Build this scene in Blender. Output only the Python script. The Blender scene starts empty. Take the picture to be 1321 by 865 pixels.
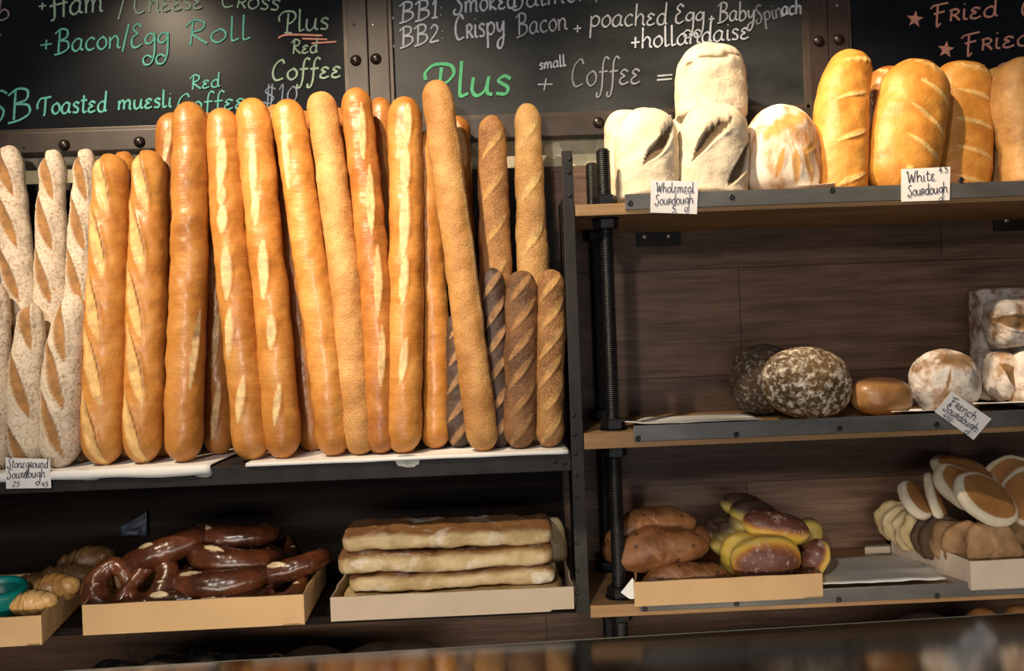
import bpy, bmesh, math, random
import numpy as np
from mathutils import Vector, Matrix, noise
random.seed(7)
S = bpy.context.scene
COL = S.collection
PI = math.pi
# ------------------------------------------------------------------ camera
FPX, CX, CY, EYE = 961.0, 660.5, 432.5, 1.5
Yc = np.array([-19.5, 0.0, -FPX]); Yc /= np.linalg.norm(Yc)
Xc = np.array([1, 0.038, 0.0]); Xc -= Yc * Xc.dot(Yc); Xc /= np.linalg.norm(Xc)
Zc = np.cross(Xc, Yc)
cam = bpy.data.cameras.new('camera'); co = bpy.data.objects.new('camera', cam); COL.objects.link(co)
cam.sensor_fit = 'HORIZONTAL'; cam.sensor_width = 36; cam.lens = FPX / 1321 * 36; cam.clip_start = .01
co.matrix_world = Matrix.Translation((0, 0, EYE)) @ Matrix((Xc, Yc, Zc)).to_4x4()
S.camera = co
def P(px, py, Y):
    d = np.array([px - CX, -(py - CY), -FPX])
    w = np.array([d.dot(Xc), d.dot(Yc), d.dot(Zc)]); w *= Y / w[1]
    return Vector((w[0], w[1], w[2] + EYE))
def M(px, Y):            # metres for px pixels at depth Y
    return px * Y / FPX
def PZ(px, Z, Y):        # the point at column px, depth Y and height Z (above eye)
    p = P(px, 432, Y)
    for _ in range(3):
        dz = (Z + EYE) - p.z
        p = P(px - Xc[1] * 0 + 0, 432, Y)
        py = 432 - ((Z + EYE) - p.z) * FPX / Y
        p = P(px, py, Y)
    p.z = Z + EYE
    return p
YF, YW = 1.35, 1.617     # shelf front edge, back wall
# ------------------------------------------------------------------ objects
def link(name, me, mat=None, parent=None):
    o = bpy.data.objects.new(name, me); COL.objects.link(o)
    if mat is not None and me is not None: me.materials.append(mat)
    if parent is not None: o.parent = parent
    return o
def tag(o, label, cat, group=None):
    o['label'] = label; o['category'] = cat
    if group: o['group'] = group
    return o
def empty(name, loc, label, cat, group=None):
    o = bpy.data.objects.new(name, None); COL.objects.link(o); o.location = loc
    o.empty_display_size = .02
    return tag(o, label, cat, group)
class MB:
    def __init__(s): s.v = []; s.f = []
    def add(s, vs, fs):
        n = len(s.v); s.v += [tuple(p) for p in vs]; s.f += [tuple(i + n for i in f) for f in fs]; return s
    def box(s, c, size, rot=None):
        c = Vector(c); vs = []
        for dx in (-.5, .5):
            for dy in (-.5, .5):
                for dz in (-.5, .5):
                    p = Vector((dx * size[0], dy * size[1], dz * size[2]))
                    if rot is not None: p = rot @ p
                    vs.append(c + p)
        return s.add(vs, [(0,1,3,2),(4,6,7,5),(0,4,5,1),(2,3,7,6),(0,2,6,4),(1,5,7,3)])
    def span(s, a, b):
        return s.box([(a[i] + b[i]) / 2 for i in range(3)], [abs(b[i] - a[i]) for i in range(3)])
    def prism(s, pts, vec):      # polygon pts (3d) extruded by vec
        n = len(pts); vec = Vector(vec)
        vs = [Vector(p) for p in pts] + [Vector(p) + vec for p in pts]
        return s.add(vs, [tuple(range(n - 1, -1, -1)), tuple(range(n, 2 * n))] + [(i, (i + 1) % n, n + (i + 1) % n, n + i) for i in range(n)])
    def lathe(s, prof, c, axis=(0,0,1), seg=24, close=False):
        ax = Vector(axis).normalized(); q = ax.to_track_quat('Z', 'Y'); c = Vector(c)
        n = len(s.v); m = len(prof)
        for r, h in prof:
            for k in range(seg):
                a = 2 * PI * k / seg
                s.v.append(tuple(c + q @ Vector((r * math.cos(a), r * math.sin(a), h))))
        for i in range(m - 1):
            for k in range(seg):
                k2 = (k + 1) % seg
                s.f.append((n + i*seg + k, n + i*seg + k2, n + (i+1)*seg + k2, n + (i+1)*seg + k))
        if not close:
            s.f.append(tuple(n + k for k in range(seg - 1, -1, -1))); s.f.append(tuple(n + (m-1)*seg + k for k in range(seg)))
        return s
    def build(s, name, mat, parent=None, bevel=0, smooth=False, seg=2, origin=None):
        o0 = Vector(origin) if origin is not None else Vector((0, 0, 0))
        me = bpy.data.meshes.new(name)
        me.from_pydata([tuple(Vector(p) - o0) for p in s.v], [], s.f); me.update()
        bm = bmesh.new(); bm.from_mesh(me)
        bmesh.ops.recalc_face_normals(bm, faces=bm.faces)
        if bevel: bmesh.ops.bevel(bm, geom=list(bm.edges), offset=bevel, segments=seg, profile=.7, affect='EDGES', clamp_overlap=True)
        bm.to_mesh(me); bm.free()
        if smooth:
            for p in me.polygons: p.use_smooth = True
        o = link(name, me, mat, parent)
        if origin is not None:
            o.location = o0 - (parent.location if parent is not None else Vector((0, 0, 0)))
        elif parent is not None:
            o.location = -rootloc(parent)
        return o
def rootloc(o):
    l = Vector((0, 0, 0))
    while o is not None: l = l + o.location; o = o.parent
    return l
# ------------------------------------------------------------------ materials
def newmat(name):
    m = bpy.data.materials.new(name); m.use_nodes = True
    nt = m.node_tree; nt.nodes.clear()
    out = nt.nodes.new('ShaderNodeOutputMaterial'); b = nt.nodes.new('ShaderNodeBsdfPrincipled')
    nt.links.new(b.outputs[0], out.inputs[0]); return m, nt, b, out
def N(nt, t, **kw):
    n = nt.nodes.new(t)
    for k, v in kw.items():
        if k in n.inputs: n.inputs[k].default_value = v
        else: setattr(n, k, v)
    return n
def ramp(nt, fac, stops):
    r = nt.nodes.new('ShaderNodeValToRGB'); e = r.color_ramp.elements
    while len(e) < len(stops): e.new(.5)
    for i, (p, c) in enumerate(stops):
        e[i].position = p; e[i].color = (*c, 1) if len(c) == 3 else c
    nt.links.new(fac, r.inputs[0]); return r.outputs[0]
def mix(nt, fac, a, b, mode='MIX'):
    m = nt.nodes.new('ShaderNodeMix'); m.data_type = 'RGBA'; m.blend_type = mode
    for s, v in ((0, fac), (6, a), (7, b)):
        if hasattr(v, 'is_output'): nt.links.new(v, m.inputs[s])
        elif s == 0: m.inputs[0].default_value = v
        else: m.inputs[s].default_value = (*v, 1)
    return m.outputs[2]
def math_(nt, op, a, b=0.0, clamp=False):
    m = nt.nodes.new('ShaderNodeMath'); m.operation = op; m.use_clamp = clamp
    for i, v in enumerate((a, b)):
        if hasattr(v, 'is_output'): nt.links.new(v, m.inputs[i])
        else: m.inputs[i].default_value = v
    return m.outputs[0]
def coords(nt, scale=(1,1,1), rnd=True):
    tc = nt.nodes.new('ShaderNodeTexCoord'); mp = nt.nodes.new('ShaderNodeMapping')
    mp.inputs['Scale'].default_value = scale
    if rnd:
        oi = nt.nodes.new('ShaderNodeObjectInfo')
        v = nt.nodes.new('ShaderNodeVectorMath'); v.operation = 'SCALE'; v.inputs[0].default_value = (7, 5, 9)
        nt.links.new(oi.outputs['Random'], v.inputs['Scale'])
        ad = nt.nodes.new('ShaderNodeVectorMath'); nt.links.new(tc.outputs['Object'], ad.inputs[0]); nt.links.new(v.outputs[0], ad.inputs[1])
        nt.links.new(ad.outputs[0], mp.inputs[0])
    else: nt.links.new(tc.outputs['Object'], mp.inputs[0])
    return mp.outputs[0]
def nz(nt, vec, scale, detail=3, rough=.55):
    n = N(nt, 'ShaderNodeTexNoise', Scale=scale, Detail=detail, Roughness=rough); nt.links.new(vec, n.inputs['Vector']); return n.outputs[0]
def bump(nt, b, h, strength, dist=.002):
    bn = N(nt, 'ShaderNodeBump', Strength=strength, Distance=dist); nt.links.new(h, bn.inputs['Height']); nt.links.new(bn.outputs[0], b.inputs['Normal'])
def plain(name, col, rough=.6, metal=0, var=.25, scale=30, bmp=.1, spec=.5, stretch=(1,1,1)):
    m, nt, b, _ = newmat(name); v = coords(nt, stretch)
    n = nz(nt, v, scale)
    c = ramp(nt, n, [(.3, tuple(x * (1 - var) for x in col)), (.7, tuple(min(1, x * (1 + var)) for x in col))])
    nt.links.new(c, b.inputs['Base Color']); b.inputs['Roughness'].default_value = rough
    b.inputs['Metallic'].default_value = metal; b.inputs['Specular IOR Level'].default_value = spec
    if bmp: bump(nt, b, n, bmp)
    return m
def crust(name, dark, mid, light, slash, tone=None, flour=None, famt=.5, fscale=60, speck=None, spscale=220, spamt=.62,
          rough=.45, bmp=.35, bscale=120, scale=14, coat=0, stretch=(1,1,1), wr=0, tone2=None, edge=False):
    m, nt, b, _ = newmat(name); v = coords(nt, stretch)
    at = nt.nodes.new('ShaderNodeVertexColor'); at.layer_name = 'mask'
    sp = nt.nodes.new('ShaderNodeSeparateColor'); nt.links.new(at.outputs[0], sp.inputs[0])
    n1 = nz(nt, v, scale, 5, .6); n2 = nz(nt, v, bscale, 3, .6)
    c = ramp(nt, n1, [(.34, dark), (.5, mid), (.66, light)])
    if tone is not None:
        t2 = math_(nt, 'ADD', sp.outputs[1], math_(nt, 'MULTIPLY', math_(nt, 'SUBTRACT', n1, .5), .9)); 
        t3 = math_(nt, 'MULTIPLY', math_(nt, 'SUBTRACT', t2, .2), 1.6, True)
        c = mix(nt, math_(nt, 'MULTIPLY', t3, 1.7, True), c, tone2) if tone2 else c
        TN = math_(nt, 'MULTIPLY', math_(nt, 'SUBTRACT', t3, .35 if tone2 else 0), 1.6 if tone2 else 1.0, True); c = mix(nt, TN, c, tone)
    if speck is not None:
        vo = N(nt, 'ShaderNodeTexVoronoi', Scale=spscale); nt.links.new(v, vo.inputs['Vector'])
        s = math_(nt, 'GREATER_THAN', math_(nt, 'SUBTRACT', 1.0, vo.outputs['Distance']), spamt)
        s = math_(nt, 'MULTIPLY', s, math_(nt, 'SUBTRACT', 1.0, sp.outputs[0]))
        c = mix(nt, math_(nt, 'MULTIPLY', s, .75), c, speck)
    n3 = nz(nt, v, 45, 4, .65)
    sc = ramp(nt, n3, [(.35, tuple(x * .62 for x in slash)), (.65, tuple(min(1, x * 1.12) for x in slash))])
    c = mix(nt, sp.outputs[0] if not edge else math_(nt, 'MULTIPLY', sp.outputs[0], math_(nt, 'SUBTRACT', 1.0, TN), True), c, sc)
    h = n2
    if flour is not None:
        f = nz(nt, v, fscale, 6, .7)
        ff = math_(nt, 'MULTIPLY', math_(nt, 'SUBTRACT', f, 1 - famt - .12), 6.0, True)
        ff = math_(nt, 'MULTIPLY', ff, math_(nt, 'SUBTRACT', 1.0, math_(nt, 'MULTIPLY', sp.outputs[0], .95)))
        c = mix(nt, math_(nt, 'MULTIPLY', ff, .9), c, flour)
    nt.links.new(c, b.inputs['Base Color'])
    r = math_(nt, 'ADD', math_(nt, 'MULTIPLY', sp.outputs[0], .25), math_(nt, 'ADD', math_(nt, 'MULTIPLY', n2, .25), rough - .12))
    nt.links.new(r, b.inputs['Roughness'])
    b.inputs['Coat Weight'].default_value = coat; b.inputs['Coat Roughness'].default_value = .22
    if wr:
        wv = coords(nt, (14, 14, 60)); w = nz(nt, wv, 3.0, 3, .5)
        h = math_(nt, 'ADD', n2, math_(nt, 'MULTIPLY', w, wr))
    bump(nt, b, h, bmp, .003)
    return m
MAT = {}
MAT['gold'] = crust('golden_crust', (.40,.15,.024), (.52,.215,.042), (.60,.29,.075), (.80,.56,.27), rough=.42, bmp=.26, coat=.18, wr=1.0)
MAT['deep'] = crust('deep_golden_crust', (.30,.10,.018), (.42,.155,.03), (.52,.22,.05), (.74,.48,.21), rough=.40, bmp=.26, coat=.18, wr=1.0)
MAT['coarse'] = crust('dimpled_crust', (.42,.19,.05), (.53,.26,.075), (.62,.35,.12), (.66,.40,.16), speck=(.34,.15,.04), spscale=260, spamt=.72, rough=.6, bmp=.6, bscale=260)
MAT['slashed'] = crust('slashed_crust', (.42,.16,.028), (.54,.23,.045), (.60,.29,.07), (.76,.48,.18), rough=.44, bmp=.3, coat=.12, wr=.5, tone=(.19,.07,.02), edge=True)
MAT['floury'] = crust('floury_crust', (.26,.125,.05), (.36,.19,.085), (.46,.28,.14), (.36,.17,.048), flour=(.68,.60,.48), famt=.54, fscale=190, rough=.75, bmp=.5, tone=(.17,.075,.025), edge=True)
MAT['seed'] = crust('sesame_crust', (.22,.09,.025), (.34,.15,.045), (.46,.23,.075), (.58,.33,.12), speck=(.52,.32,.14), spscale=330, spamt=.66, rough=.6, bmp=.9, bscale=330)
MAT['seedl'] = crust('pale_sesame_crust', (.36,.17,.045), (.48,.25,.075), (.58,.34,.12), (.70,.46,.18), speck=(.66,.45,.2), spscale=330, spamt=.66, rough=.6, bmp=.9, bscale=330)
MAT['darkseed'] = crust('dark_sesame_crust', (.10,.042,.017), (.20,.088,.033), (.30,.14,.05), (.40,.21,.085), speck=(.33,.18,.08), spscale=330, spamt=.7, rough=.6, bmp=.9, bscale=330)
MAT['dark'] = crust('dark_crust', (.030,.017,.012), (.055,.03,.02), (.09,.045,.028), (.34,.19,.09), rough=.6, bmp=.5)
MAT['whole'] = crust('wholemeal_crust', (.50,.39,.24), (.60,.49,.33), (.66,.56,.40), (.10,.058,.025), flour=(.66,.57,.42), famt=.5, fscale=30, speck=(.28,.19,.1), spscale=110, spamt=.86, rough=.8, bmp=.5)  # brown slash colour darkened, the shadow in the cuts is painted in
MAT['boule'] = crust('boule_crust', (.34,.15,.055), (.46,.23,.09), (.56,.33,.15), (.56,.28,.07), flour=(.74,.65,.53), famt=.52, fscale=26, rough=.7, bmp=.45, stretch=(1,1,.45))
MAT['white'] = crust('white_loaf_crust', (.42,.165,.024), (.54,.235,.038), (.62,.31,.065), (.74,.48,.17), rough=.5, bmp=.35, scale=18)
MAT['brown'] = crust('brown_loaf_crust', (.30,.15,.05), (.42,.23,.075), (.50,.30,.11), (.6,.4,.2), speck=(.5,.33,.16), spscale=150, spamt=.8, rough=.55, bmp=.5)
MAT['rye'] = crust('rye_crust', (.030,.017,.009), (.06,.034,.018), (.10,.055,.028), (.2,.12,.07), flour=(.50,.44,.36), famt=.35, fscale=110, rough=.85, bmp=1.0, bscale=150)
MAT['ryef'] = crust('floury_rye_crust', (.07,.038,.014), (.14,.08,.03), (.24,.14,.055), (.2,.12,.07), flour=(.86,.78,.64), famt=.405, fscale=80, rough=.85, bmp=.9, bscale=150)
MAT['roll'] = crust('roll_crust', (.20,.082,.025), (.30,.14,.045), (.40,.21,.075), (.5,.3,.15), rough=.4, coat=.2, bmp=.4, tone=(.09,.04,.02))
MAT['french'] = crust('french_crust', (.16,.085,.04), (.27,.15,.08), (.42,.28,.18), (.24,.13,.045), flour=(.66,.62,.58), famt=.49, fscale=30, rough=.85, bmp=.5)
MAT['pretzel'] = crust('pretzel_crust', (.036,.011,.005), (.075,.022,.009), (.145,.045,.017), (.78,.62,.40), rough=.28, bmp=.2, coat=.6)
MAT['flat'] = crust('flatbread_crust', (.36,.25,.11), (.49,.37,.19), (.60,.48,.29), (.8,.74,.64), tone=(.24,.11,.035), flour=(.78,.73,.65), famt=.36, fscale=14, rough=.7, bmp=.4, scale=22)
MAT['flaty'] = crust('yellow_flatbread_crust', (.62,.42,.15), (.72,.52,.22), (.80,.62,.32), (.8,.7,.5), rough=.7, bmp=.4)
MAT['raisin'] = crust('raisin_crust', (.15,.058,.019), (.23,.093,.033), (.30,.135,.052), (.34,.17,.08), speck=(.045,.016,.008), spscale=44, spamt=.81, rough=.5, bmp=.6, bscale=70)
MAT['bun'] = crust('yellow_bun_crust', (.66,.42,.05), (.76,.53,.09), (.82,.61,.15), (.8,.6,.2), tone=(.12,.04,.026), tone2=(.50,.19,.03), flour=(.60,.50,.42), famt=.33, fscale=70, rough=.5, bmp=.35)
MAT['bund'] = crust('dull_bun_crust', (.40,.30,.06), (.52,.40,.10), (.60,.47,.15), (.5,.4,.1), tone=(.06,.03,.022), flour=(.42,.38,.36), famt=.24, fscale=60, rough=.6, bmp=.4)
MAT['muffin'] = crust('muffin_crust', (.62,.53,.36), (.70,.62,.46), (.78,.71,.56), (.8,.7,.5), tone=(.36,.17,.05), rough=.7, bmp=.4)
MAT['mcream'] = crust('pale_muffin_crust', (.48,.36,.17), (.60,.47,.25), (.68,.56,.34), (.7,.6,.4), rough=.75, bmp=.6, scale=20)
MAT['mbrown'] = crust('brown_muffin_crust', (.18,.098,.043), (.27,.155,.073), (.35,.215,.105), (.5,.3,.15), tone=(.2,.11,.05), rough=.8, bmp=.9, bscale=50, scale=20)
MAT['mdark'] = crust('dark_muffin_crust', (.05,.028,.016), (.08,.045,.025), (.11,.065,.037), (.2,.1,.05), rough=.8, bmp=.6)
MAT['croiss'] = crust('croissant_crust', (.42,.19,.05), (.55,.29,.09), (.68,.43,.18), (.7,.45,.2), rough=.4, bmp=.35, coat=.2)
MAT['croiss_shade'] = crust('shaded_croissant_crust', (.09,.042,.014), (.14,.07,.024), (.20,.11,.04), (.4,.25,.1), rough=.45, bmp=.35)  # croissant crust darkened for the shadowed ones; also used on bench loaves
MAT['black'] = plain('black_metal', (.024,.020,.019), .55, 0, .35, 25, .15, spec=.3)
MAT['rod'] = plain('black_oxide_steel', (.022,.022,.023), .42, .6, .3, 60, .1)
MAT['rail'] = plain('grey_steel_strip', (.185,.18,.17), .45, .6, .28, 22, .1, stretch=(.4,1,1))
MAT['screw'] = plain('dark_screw', (.03,.03,.03), .5, .5)
MAT['bolt'] = plain('pale_bolt_head', (.45,.42,.38), .35, .8)
MAT['frame'] = plain('bronze_painted_frame', (.042,.030,.025), .45, .1, .35, 14, .15, stretch=(1,1,1))
MAT['lip'] = plain('frame_lip', (.07,.052,.04), .4, .3, .3, 20, .1)
MAT['rivet'] = plain('dark_rivet', (.035,.026,.022), .3, .6)
MAT['paper'] = plain('white_paper', (.84,.83,.80), .8, 0, .06, 9, .25)
MAT['card'] = plain('white_card', (.82,.80,.80), .6, 0, .02, 9, .03)
MAT['ink'] = plain('black_ink', (.025,.025,.05), .6, 0, .1)
MAT['ctan'] = plain('tan_cardboard', (.60,.39,.19), .75, 0, .06, 12, .06)
MAT['cgrey'] = plain('grey_tan_cardboard', (.50,.40,.30), .75, 0, .06, 12, .06)
MAT['cpale'] = plain('pale_cardboard', (.55,.46,.37), .75, 0, .06, 12, .06)
MAT['tape'] = plain('silver_tape', (.36,.35,.31), .4, .2, .3, 40, .3)
MAT['teal'] = plain('teal_plastic', (.0,.17,.15), .4, 0, .1)
MAT['plastic'] = plain('black_plastic_film', (.010,.010,.011), .22, 0, .2, 8, .3)
MAT['bluescrap'] = plain('blue_grey_film', (.025,.034,.055), .4, 0, .3, 30, .3)
MAT['case'] = plain('black_case', (.012,.012,.013), .35, 0, .2)
MAT['bench'] = plain('dark_bench', (.03,.022,.018), .5, 0, .3)
MAT['edge'] = plain('polished_glass_edge', (.34,.38,.33), .25, 0, .25, 12, 0, stretch=(.3,1,1))
MAT['floor'] = plain('grey_floor', (.12,.11,.10), .6, 0, .2, 4)
def woodmat(name, dk, lt, seams=False, rough=.5, gs=1.0, spec=.4):
    m, nt, b, _ = newmat(name); v = coords(nt, (1.6*gs, 9*gs, 16*gs), rnd=not seams)
    n1 = nz(nt, v, 2.2, 6, .65); v2 = coords(nt, (3*gs, 60*gs, 95*gs), rnd=not seams); n2 = nz(nt, v2, 2.0, 4, .6)
    f = math_(nt, 'ADD', math_(nt, 'MULTIPLY', n1, .65), math_(nt, 'MULTIPLY', n2, .35))
    c = ramp(nt, f, [(.33, dk), (.52, tuple((a+b_)/2 for a, b_ in zip(dk, lt))), (.68, lt)])
    h = n2
    if seams:
        tc = nt.nodes.new('ShaderNodeTexCoord'); sx = nt.nodes.new('ShaderNodeSeparateXYZ'); nt.links.new(tc.outputs['Object'], sx.inputs[0])
        cb = nt.nodes.new('ShaderNodeCombineXYZ')
        nt.links.new(math_(nt, 'ADD', sx.outputs[0], 10*.9 - .497 + .45 + .03 + .384), cb.inputs[0]); nt.links.new(math_(nt, 'ADD', sx.outputs[2], .234*20 - (EYE + .128)), cb.inputs[1])
        br = N(nt, 'ShaderNodeTexBrick', Scale=1.0); br.inputs['Brick Width'].default_value = .9; br.inputs['Row Height'].default_value = .234
        br.inputs['Mortar Size'].default_value = .0016; br.inputs['Mortar Smooth'].default_value = .2; br.offset = .5
        br.inputs['Color1'].default_value = (.78,.78,.80,1); br.inputs['Color2'].default_value = (1.18,1.12,1.05,1); br.inputs['Mortar'].default_value = (.45,.4,.38,1)
        nt.links.new(cb.outputs[0], br.inputs['Vector'])
        c = mix(nt, 1.0, c, br.outputs[0], 'MULTIPLY')
        h = math_(nt, 'SUBTRACT', n2, math_(nt, 'MULTIPLY', br.outputs['Fac'], 2.0))
    nt.links.new(c, b.inputs['Base Color']); b.inputs['Roughness'].default_value = rough
    b.inputs['Specular IOR Level'].default_value = spec
    bump(nt, b, h, .35, .003); return m
MAT['panel'] = woodmat('brown_wood_panel', (.048,.026,.017), (.235,.142,.096), True, .5)
MAT['oak'] = woodmat('oak_board', (.26,.14,.058), (.48,.29,.135), False, .55)
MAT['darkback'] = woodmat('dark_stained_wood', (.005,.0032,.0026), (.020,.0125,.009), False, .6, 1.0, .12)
def boardmat(name, c0, c1, ro, sp):
    m, nt, b, _ = newmat(name); v = coords(nt, (1,1,2.2)); n = nz(nt, v, 3.0, 6, .65)
    c = ramp(nt, n, [(.3, c0), (.7, c1)])
    nt.links.new(c, b.inputs['Base Color']); b.inputs['Roughness'].default_value = ro; b.inputs['Specular IOR Level'].default_value = sp
    return m
MAT['board'] = boardmat('chalkboard_black', (.005,.006,.008), (.012,.014,.018), .24, .16)
MAT['dusty_glare'] = boardmat('dusty_glare_chalkboard', (.014,.016,.017), (.050,.053,.054), .40, .28)  # smudged chalk dust, with lamp glare painted into the lighter grey
def creammat():
    m, nt, b, _ = newmat('mottled_cream_wallpaper'); v = coords(nt)
    vo = N(nt, 'ShaderNodeTexVoronoi', Scale=28.0); nt.links.new(v, vo.inputs['Vector']); n = nz(nt, v, 12, 4)
    f = math_(nt, 'ADD', math_(nt, 'MULTIPLY', vo.outputs['Color'], .5), math_(nt, 'MULTIPLY', n, .5))
    c = ramp(nt, f, [(.25, (.24,.24,.17)), (.5, (.44,.40,.28)), (.7, (.62,.55,.40))])
    nt.links.new(c, b.inputs['Base Color']); b.inputs['Roughness'].default_value = .6; return m
MAT['cream'] = creammat()
def chalk(name, col):
    m, nt, b, _ = newmat(name); v = coords(nt); n = nz(nt, v, 160, 3, .7)
    c = ramp(nt, n, [(.3, tuple(x*.62 for x in col)), (.62, col)])
    nt.links.new(c, b.inputs['Base Color']); b.inputs['Roughness'].default_value = .9; return m
CH = dict(teal=chalk('teal_chalk', (.13,.47,.39)), pale=chalk('pale_green_chalk', (.33,.47,.35)), white=chalk('white_chalk', (.52,.56,.64)), grey=chalk('faded_chalk', (.22,.235,.26)), mid=chalk('grey_chalk', (.40,.42,.46)),
          green=chalk('green_chalk', (.11,.50,.24)), pink=chalk('salmon_chalk', (.80,.36,.26)), dim=chalk('dim_mauve_chalk', (.28,.22,.23)), blue=chalk('dim_blue_chalk', (.22,.27,.38)))
def glassmat(name, tint, base=.04):
    m, nt, b, out = newmat(name); nt.nodes.remove(b)
    tr = nt.nodes.new('ShaderNodeBsdfTransparent'); tr.inputs[0].default_value = (*tint, 1)
    gl = nt.nodes.new('ShaderNodeBsdfGlossy'); gl.inputs['Roughness'].default_value = .10; gl.inputs[0].default_value = (1,1,1,1)
    fr = nt.nodes.new('ShaderNodeFresnel'); fr.inputs[0].default_value = 1.7
    mx = nt.nodes.new('ShaderNodeMixShader'); nt.links.new(math_(nt, 'ADD', fr.outputs[0], base), mx.inputs[0]); nt.links.new(tr.outputs[0], mx.inputs[1]); nt.links.new(gl.outputs[0], mx.inputs[2])
    nt.links.new(mx.outputs[0], out.inputs[0]); return m
MAT['glass'] = glassmat('clear_case_glass', (.80,.84,.81), .26)
# ------------------------------------------------------------------ bread maker
def spline(pts, n):
    pts = [Vector(p) for p in pts]
    if len(pts) == 2: return [pts[0].lerp(pts[1], i / n) for i in range(n + 1)]
    q = [pts[0] * 2 - pts[1]] + pts + [pts[-1] * 2 - pts[-2]]; out = []
    m = len(pts) - 1
    for i in range(n + 1):
        u = i / n * m; k = min(int(u), m - 1); t = u - k
        a, b, c, d = q[k], q[k+1], q[k+2], q[k+3]
        out.append(.5 * ((2*b) + (c - a)*t + (2*a - 5*b + 4*c - d)*t*t + (3*b - a - 3*c + d)*t**3))
    return out
def along(poly, cum, s):
    s = min(max(s, 0), cum[-1]); i = min(int(np.searchsorted(cum, s, 'right')) - 1, len(poly) - 2); i = max(i, 0)
    d = cum[i+1] - cum[i]; t = (s - cum[i]) / d if d > 0 else 0
    return poly[i].lerp(poly[i+1], t)
def sstep(a, b, x): 
    t = min(max((x - a) / (b - a), 0), 1); return t*t*(3-2*t)
def bread(name, ctrl, rw, rd, mat, cuts=(), capa=None, capb=None, capn=2.2, sq=2.0, face=(0,-1,0), taper=None, lump=.003, lfreq=18,
          na=40, ns=70, tone=None, disp=None, label=None, cat='bread', group=None, parent=None, seed=None, origin=None, fine=0.0):
    """one loaf: spine ctrl (tip to tip), half width rw, half depth rd; cuts (t, w, half length, half width, tilt, rise, ear)"""
    poly = spline(ctrl, 60 if len(ctrl) > 2 else 2); cum = np.concatenate([[0], np.cumsum([(poly[i+1]-poly[i]).length for i in range(len(poly)-1)])]); L = cum[-1]
    ca = rw if capa is None else capa; cb = rw if capb is None else capb
    nc = 11
    ss = [ca*(1-math.cos(PI/2*i/nc)) for i in range(nc)] + list(np.linspace(ca, L-cb, max(2, ns))) + [L-cb*(1-math.cos(PI/2*i/nc)) for i in range(nc-1, -1, -1)]
    if L - cb - ca < 1e-4: ss = ss[:nc] + [ca] + ss[-nc:]
    F0 = Vector(face).normalized(); vs, cols = [], []
    sd = Vector((random.random()*90, random.random()*90, random.random()*90)) if seed is None else Vector((seed, seed*1.7, seed*.3))
    tk = [k[0] for k in taper] if taper else None; tv = [k[1] for k in taper] if taper else None
    Rm = (rw + rd) / 2; fs = []
    eps = L * .004
    for s in ss:
        p = along(poly, cum, s); T = (along(poly, cum, s+eps) - along(poly, cum, s-eps)).normalized()
        Fd = (F0 - T * F0.dot(T)).normalized(); Rt = T.cross(Fd)
        if s < ca: r = max(0, 1 - ((ca - s)/ca)**capn)**(1/capn)
        elif s > L - cb: r = max(0, 1 - ((s - L + cb)/cb)**capn)**(1/capn)
        else: r = 1
        r = max(r, .004); t = s / L
        tp = float(np.interp(t, tk, tv)) if taper else 1
        for k in range(na):
            ph = 2*PI*k/na; c, sn = math.cos(ph), math.sin(ph)
            if sq != 2: e = 2/sq; c2, s2 = math.copysign(abs(c)**e, c), math.copysign(abs(sn)**e, sn)
            else: c2, s2 = c, sn
            off = Rt*(rw*s2*r*tp) + Fd*(rd*c2*r*tp)
            nd = (Rt*(sn/rw) + Fd*(c/rd)).normalized() if r > .05 else (T if s > L/2 else -T)
            if s < ca: nd = (nd*r - T*(1-r)).normalized()
            elif s > L - cb: nd = (nd*r + T*(1-r)).normalized()
            q = p + off; d = 0; mk = 0; eg = 0
            w = (ph + PI) % (2*PI) - PI
            for cut in cuts:
                t0, w0, hl, hw, tilt = cut[:5]; rise = cut[5] if len(cut) > 5 else 0; ear = cut[6] if len(cut) > 6 else .002
                a = (t - t0)*L; b = (w - math.asin(max(-1, min(1, w0))))*Rm*tp*max(r, .3)
                if abs(a) > hl*1.3 and abs(b) > hl*1.3: continue
                th = math.radians(tilt); u = a*math.cos(th) + b*math.sin(th); v = -a*math.sin(th) + b*math.cos(th)
                if abs(u) < hl:
                    h = hw*(1-(u/hl)**2)**.8; dd = abs(v)/max(h, 1e-5)
                    ins = 1 - sstep(.8, 1.15, dd); mk = max(mk, ins)
                    d += rise*ins*(1 - (u/hl)**2)
                    e2 = (v - h)/(.35*hw); d += ear*math.exp(-e2*e2)*(1-(u/hl)**2); e4 = (v - h)/(.22*hw); eg = max(eg, math.exp(-e4*e4)*(1-(u/hl)**2))
                    e3 = (v + h)/(.3*hw); d += .5*ear*math.exp(-e3*e3)*(1-(u/hl)**2)
            loc = q - poly[0]
            d += lump*noise.noise(loc*lfreq + sd)*(.4+.6*r) + lump*.4*noise.noise(loc*lfreq*2.7 + sd)
            if fine: d += fine*noise.noise(loc*lfreq*9 + sd)
            if disp: d += disp(t, w, r)
            vs.append(q + nd*d); cols.append((mk, max(tone(t, w, r) if tone else 0, eg), 0, 1))
    o0 = Vector(origin) if origin is not None else min(vs, key=lambda p: p.z).copy()
    m = len(ss)
    for i in range(m - 1):
        for k in range(na):
            k2 = (k+1) % na; fs.append((i*na+k, i*na+k2, (i+1)*na+k2, (i+1)*na+k))
    fs.append(tuple(range(na-1, -1, -1))); fs.append(tuple((m-1)*na+k for k in range(na)))
    me = bpy.data.meshes.new(name); me.from_pydata([tuple(v - o0) for v in vs], [], fs); me.update()
    ca_ = me.color_attributes.new('mask', 'FLOAT_COLOR', 'POINT')
    ca_.data.foreach_set('color', np.array(cols, dtype=np.float32).ravel())
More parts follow.
